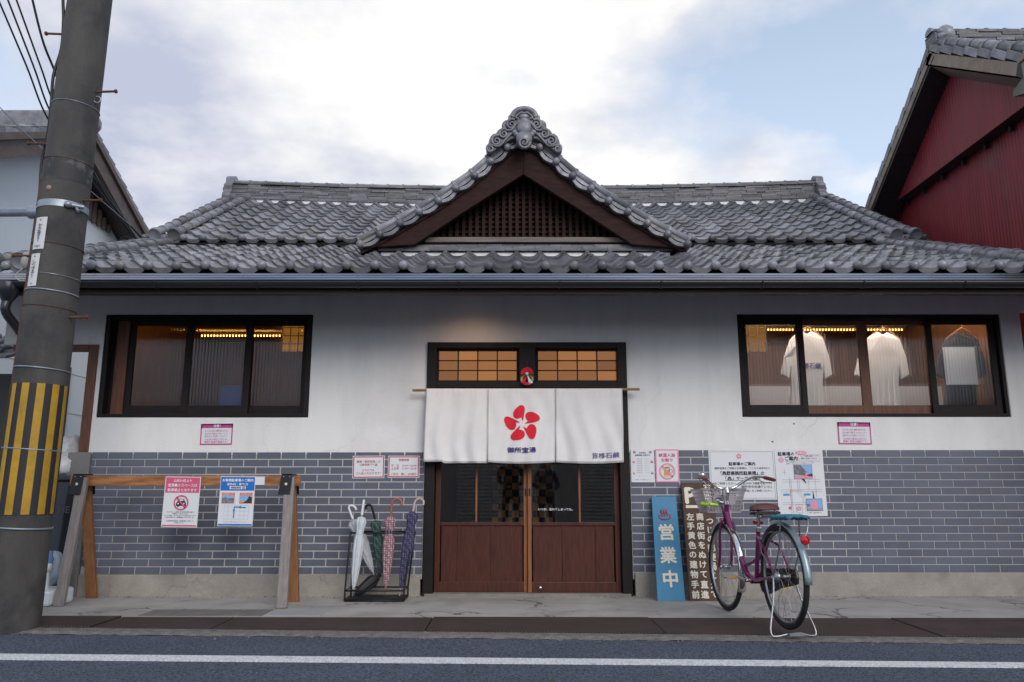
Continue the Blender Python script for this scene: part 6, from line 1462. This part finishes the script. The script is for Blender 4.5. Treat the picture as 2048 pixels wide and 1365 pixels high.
# two people standing at the photographer's spot, mirrored in the door glass
def figure(label, loc, J, E_, R_, cols, hair, hands):
    o = empty('person', loc, label, 'person'); L = V(loc)
    names = list(J); me = bpy.data.meshes.new('body'); me.from_pydata([tuple(L + V(J[n])) for n in names], [(names.index(a), names.index(c)) for a, c in E_], [])
    bo = bpy.data.objects.new('body', me); col.objects.link(bo); bo.parent = o; bo.matrix_parent_inverse = pinv(o)
    bo.modifiers.new('skin', 'SKIN'); su = bo.modifiers.new('sub', 'SUBSURF'); su.levels = 2; su.render_levels = 2
    lay = me.skin_vertices[0].data if me.skin_vertices else None
    for n, sv in zip(names, lay): sv.radius = R_[n]; sv.use_root = n == 'pelvis'
    m = bpy.data.materials.new('clothing'); m.use_nodes = True; t = m.node_tree; bs = t.nodes['Principled BSDF']; bs.inputs['Roughness'].default_value = .85
    g = N(t, 'ShaderNodeNewGeometry'); sp_ = N(t, 'ShaderNodeSeparateXYZ'); t.links.new(g.outputs[0], sp_.inputs[0])
    mr = N(t, 'ShaderNodeMapRange'); t.links.new(sp_.outputs[2], mr.inputs[0]); mr.inputs[2].default_value = 2.0
    cr = N(t, 'ShaderNodeValToRGB'); cr.color_ramp.interpolation = 'CONSTANT'
    while len(cr.color_ramp.elements) < len(cols): cr.color_ramp.elements.new(.5)
    for e, (p, c) in zip(cr.color_ramp.elements, cols): e.position = p / 2.0; e.color = (*c, 1)
    t.links.new(mr.outputs[0], cr.inputs[0]); t.links.new(cr.outputs[0], bs.inputs['Base Color']); me.materials.append(m)
    hb = MB(); h = L + V(J['head'])
    hb.ball((h.x, h.y - .02, h.z + .03), .105, 14, (.92, 1.05, 1.12))
    if hair > 0: hb.ball((h.x, h.y - .055, h.z - .10), .11, 12, (.95, .75, hair))
    hb.build('hair', mat('brown_hair' if hair else 'dark_hair', (.05, .025, .018) if hair else (.012, .011, .010), .6), o)
    sk = mat('skin', (.45, .26, .19), .55); fb = MB()
    fb.ball((h.x, h.y + .085, h.z - .015), .016, 8, (.8, 1, 1.3)); fb.ball((h.x, h.y + .012, h.z - .02), .09, 14, (.86, .95, 1.2))
    for sx in (-1, 1): fb.ball((h.x + sx * .088, h.y - .005, h.z - .01), .022, 8, (.5, .8, 1.3))
    fb.build('face', sk, o)
    eb_ = MB(); [eb_.ball((h.x + sx * .034, h.y + .088, h.z + .012), .010, 8, (1.3, .6, .8)) for sx in (-1, 1)]; eb_.build('eye', BLACKP, o); MB().ball((h.x, h.y + .087, h.z - .058), .018, 8, (1.3, .5, .4)).build('mouth', PINK, o)
    for n, d in hands:
        w_ = L + V(J[n]); d = V(d).normalized(); sd_ = d.cross(V((0, 0, 1))).normalized(); hm = MB()
        hm.obox(w_ + d * .045, d * .045, sd_ * .035, V((0, 0, .013)))
        for k in range(4): p = w_ + d * .085 + sd_ * (-.027 + .018 * k); hm.tube([p, p + d * (.03 + .006 * (k in (1, 2))), p + d * .055 + V((0, 0, -.02)), p + d * .05 + V((0, 0, -.045))], [.009, .0085, .008, .007], 6)
        p = w_ + d * .03 - sd_ * .033; hm.tube([p, p - sd_ * .03 + d * .03, p - sd_ * .03 + d * .055 + V((0, 0, -.01))], [.011, .010, .008], 6); hm.build('hand', sk, o)
    return o
def skel(hgt, lw, rw, w=.0):
    k = hgt / 1.72
    J = {'pelvis': (0, 0, .92), 'waist': (0, 0, 1.08), 'chest': (0, .0, 1.27), 'neck': (0, 0, 1.46), 'head': (0, .02, 1.60), 'crown': (0, .02, 1.68)}
    for s_, nm in ((-1, 'l'), (1, 'r')):
        J[nm + 'sh'] = (s_ * (.19 - w), 0, 1.39); J[nm + 'el'] = (s_ * .26, .03, 1.13); J[nm + 'hip'] = (s_ * .10, 0, .88); J[nm + 'kn'] = (s_ * .115, .02, .48); J[nm + 'an'] = (s_ * .12, -.02, .08); J[nm + 'toe'] = (s_ * .13, .14, .035)
    J['lwr'], J['rwr'] = lw, rw
    return {n: (x * k, y * k, z * k) for n, (x, y, z) in J.items()}
ED = [('pelvis', 'waist'), ('waist', 'chest'), ('chest', 'neck'), ('neck', 'head'), ('head', 'crown')] + [(a, c) for s_ in 'lr' for a, c in (('chest', s_ + 'sh'), (s_ + 'sh', s_ + 'el'), (s_ + 'el', s_ + 'wr'), ('pelvis', s_ + 'hip'), (s_ + 'hip', s_ + 'kn'), (s_ + 'kn', s_ + 'an'), (s_ + 'an', s_ + 'toe'))]
RD = {'pelvis': (.155, .11), 'waist': (.145, .10), 'chest': (.17, .115), 'neck': (.06, .06), 'head': (.085, .10), 'crown': (.05, .06)}
for s_ in 'lr': RD.update({s_ + 'sh': (.065, .065), s_ + 'el': (.048, .048), s_ + 'wr': (.034, .03), s_ + 'hip': (.095, .095), s_ + 'kn': (.066, .066), s_ + 'an': (.042, .045), s_ + 'toe': (.045, .03)})
figure('person in a black top holding a camera, mirrored in the door glass', (-.02, -.52, -.018), skel(1.74, (-.06, .30, 1.02), (.06, .30, 1.02)), ED, RD, [(0, (.02, .02, .02)), (.1, (.03, .03, .04)), (.93, (.015, .015, .017)), (1.48, (.45, .26, .19))], 0, (('lwr', (.25, 1, 0)), ('rwr', (-.25, 1, 0))))
cmr = empty('hand_camera', (-.02, -.13, .98), 'small black camera held by the person mirrored in the door glass', 'camera')
MB().box(-.085, .045, -.16, -.11, .95, 1.03).build('camera_body', BLACKM, cmr, bevel=.006); MB().lathe([(.032, 0), (.032, .05), (.028, .055)], 16, (-.02, -.11, .985), (0, 1, 0)).build('lens_barrel', BLACKM, cmr)
figure('person in a dark jacket with long brown hair, mirrored in the door glass', (.68, -.62, -.018), skel(1.60, (-.10, .24, 1.10), (.16, .20, 1.02), .02), ED, RD, [(0, (.10, .09, .08)), (.08, (.05, .05, .07)), (.86, (.06, .065, .085)), (1.33, (.55, .50, .48)), (1.38, (.45, .26, .19))], 1.5, (('lwr', (.4, 1, 0)), ('rwr', (-.4, 1, .2))))

# grit and dirt gathered along the wall foot and the kerb
rg = random.Random(11); b = MB()
for k in range(1100):
    wall_ = rg.random() < .6; x = rg.uniform(-4.3, 4.9)
    if wall_:
        if DX0 - .02 < x < DX1 + .02 and rg.random() < .7: continue
        y = D - .04 - abs(rg.gauss(0, .035)); z = 0
    else: y = ROADE(x) - abs(rg.gauss(0, .05)) + .03; z = -.017
    r = rg.uniform(.002, .006) * (1.8 if rg.random() < .06 else 1); b.cur = rg.random()
    b.add([(x - r, y - r, z), (x + r, y - r * .6, z), (x + r * .5, y + r, z), (x - r * .9, y + r * .6, z), (x, y, z + r * 1.1)], [(0, 1, 4), (1, 2, 4), (2, 3, 4), (3, 0, 4)])
o = b.build('grit', mat('grit', (.17, .15, .125), .95, rnd=.6, tint=True)); o['kind'] = 'stuff'; o['label'] = 'fine grit gathered along the wall foot and the kerb'; o['category'] = 'grit'
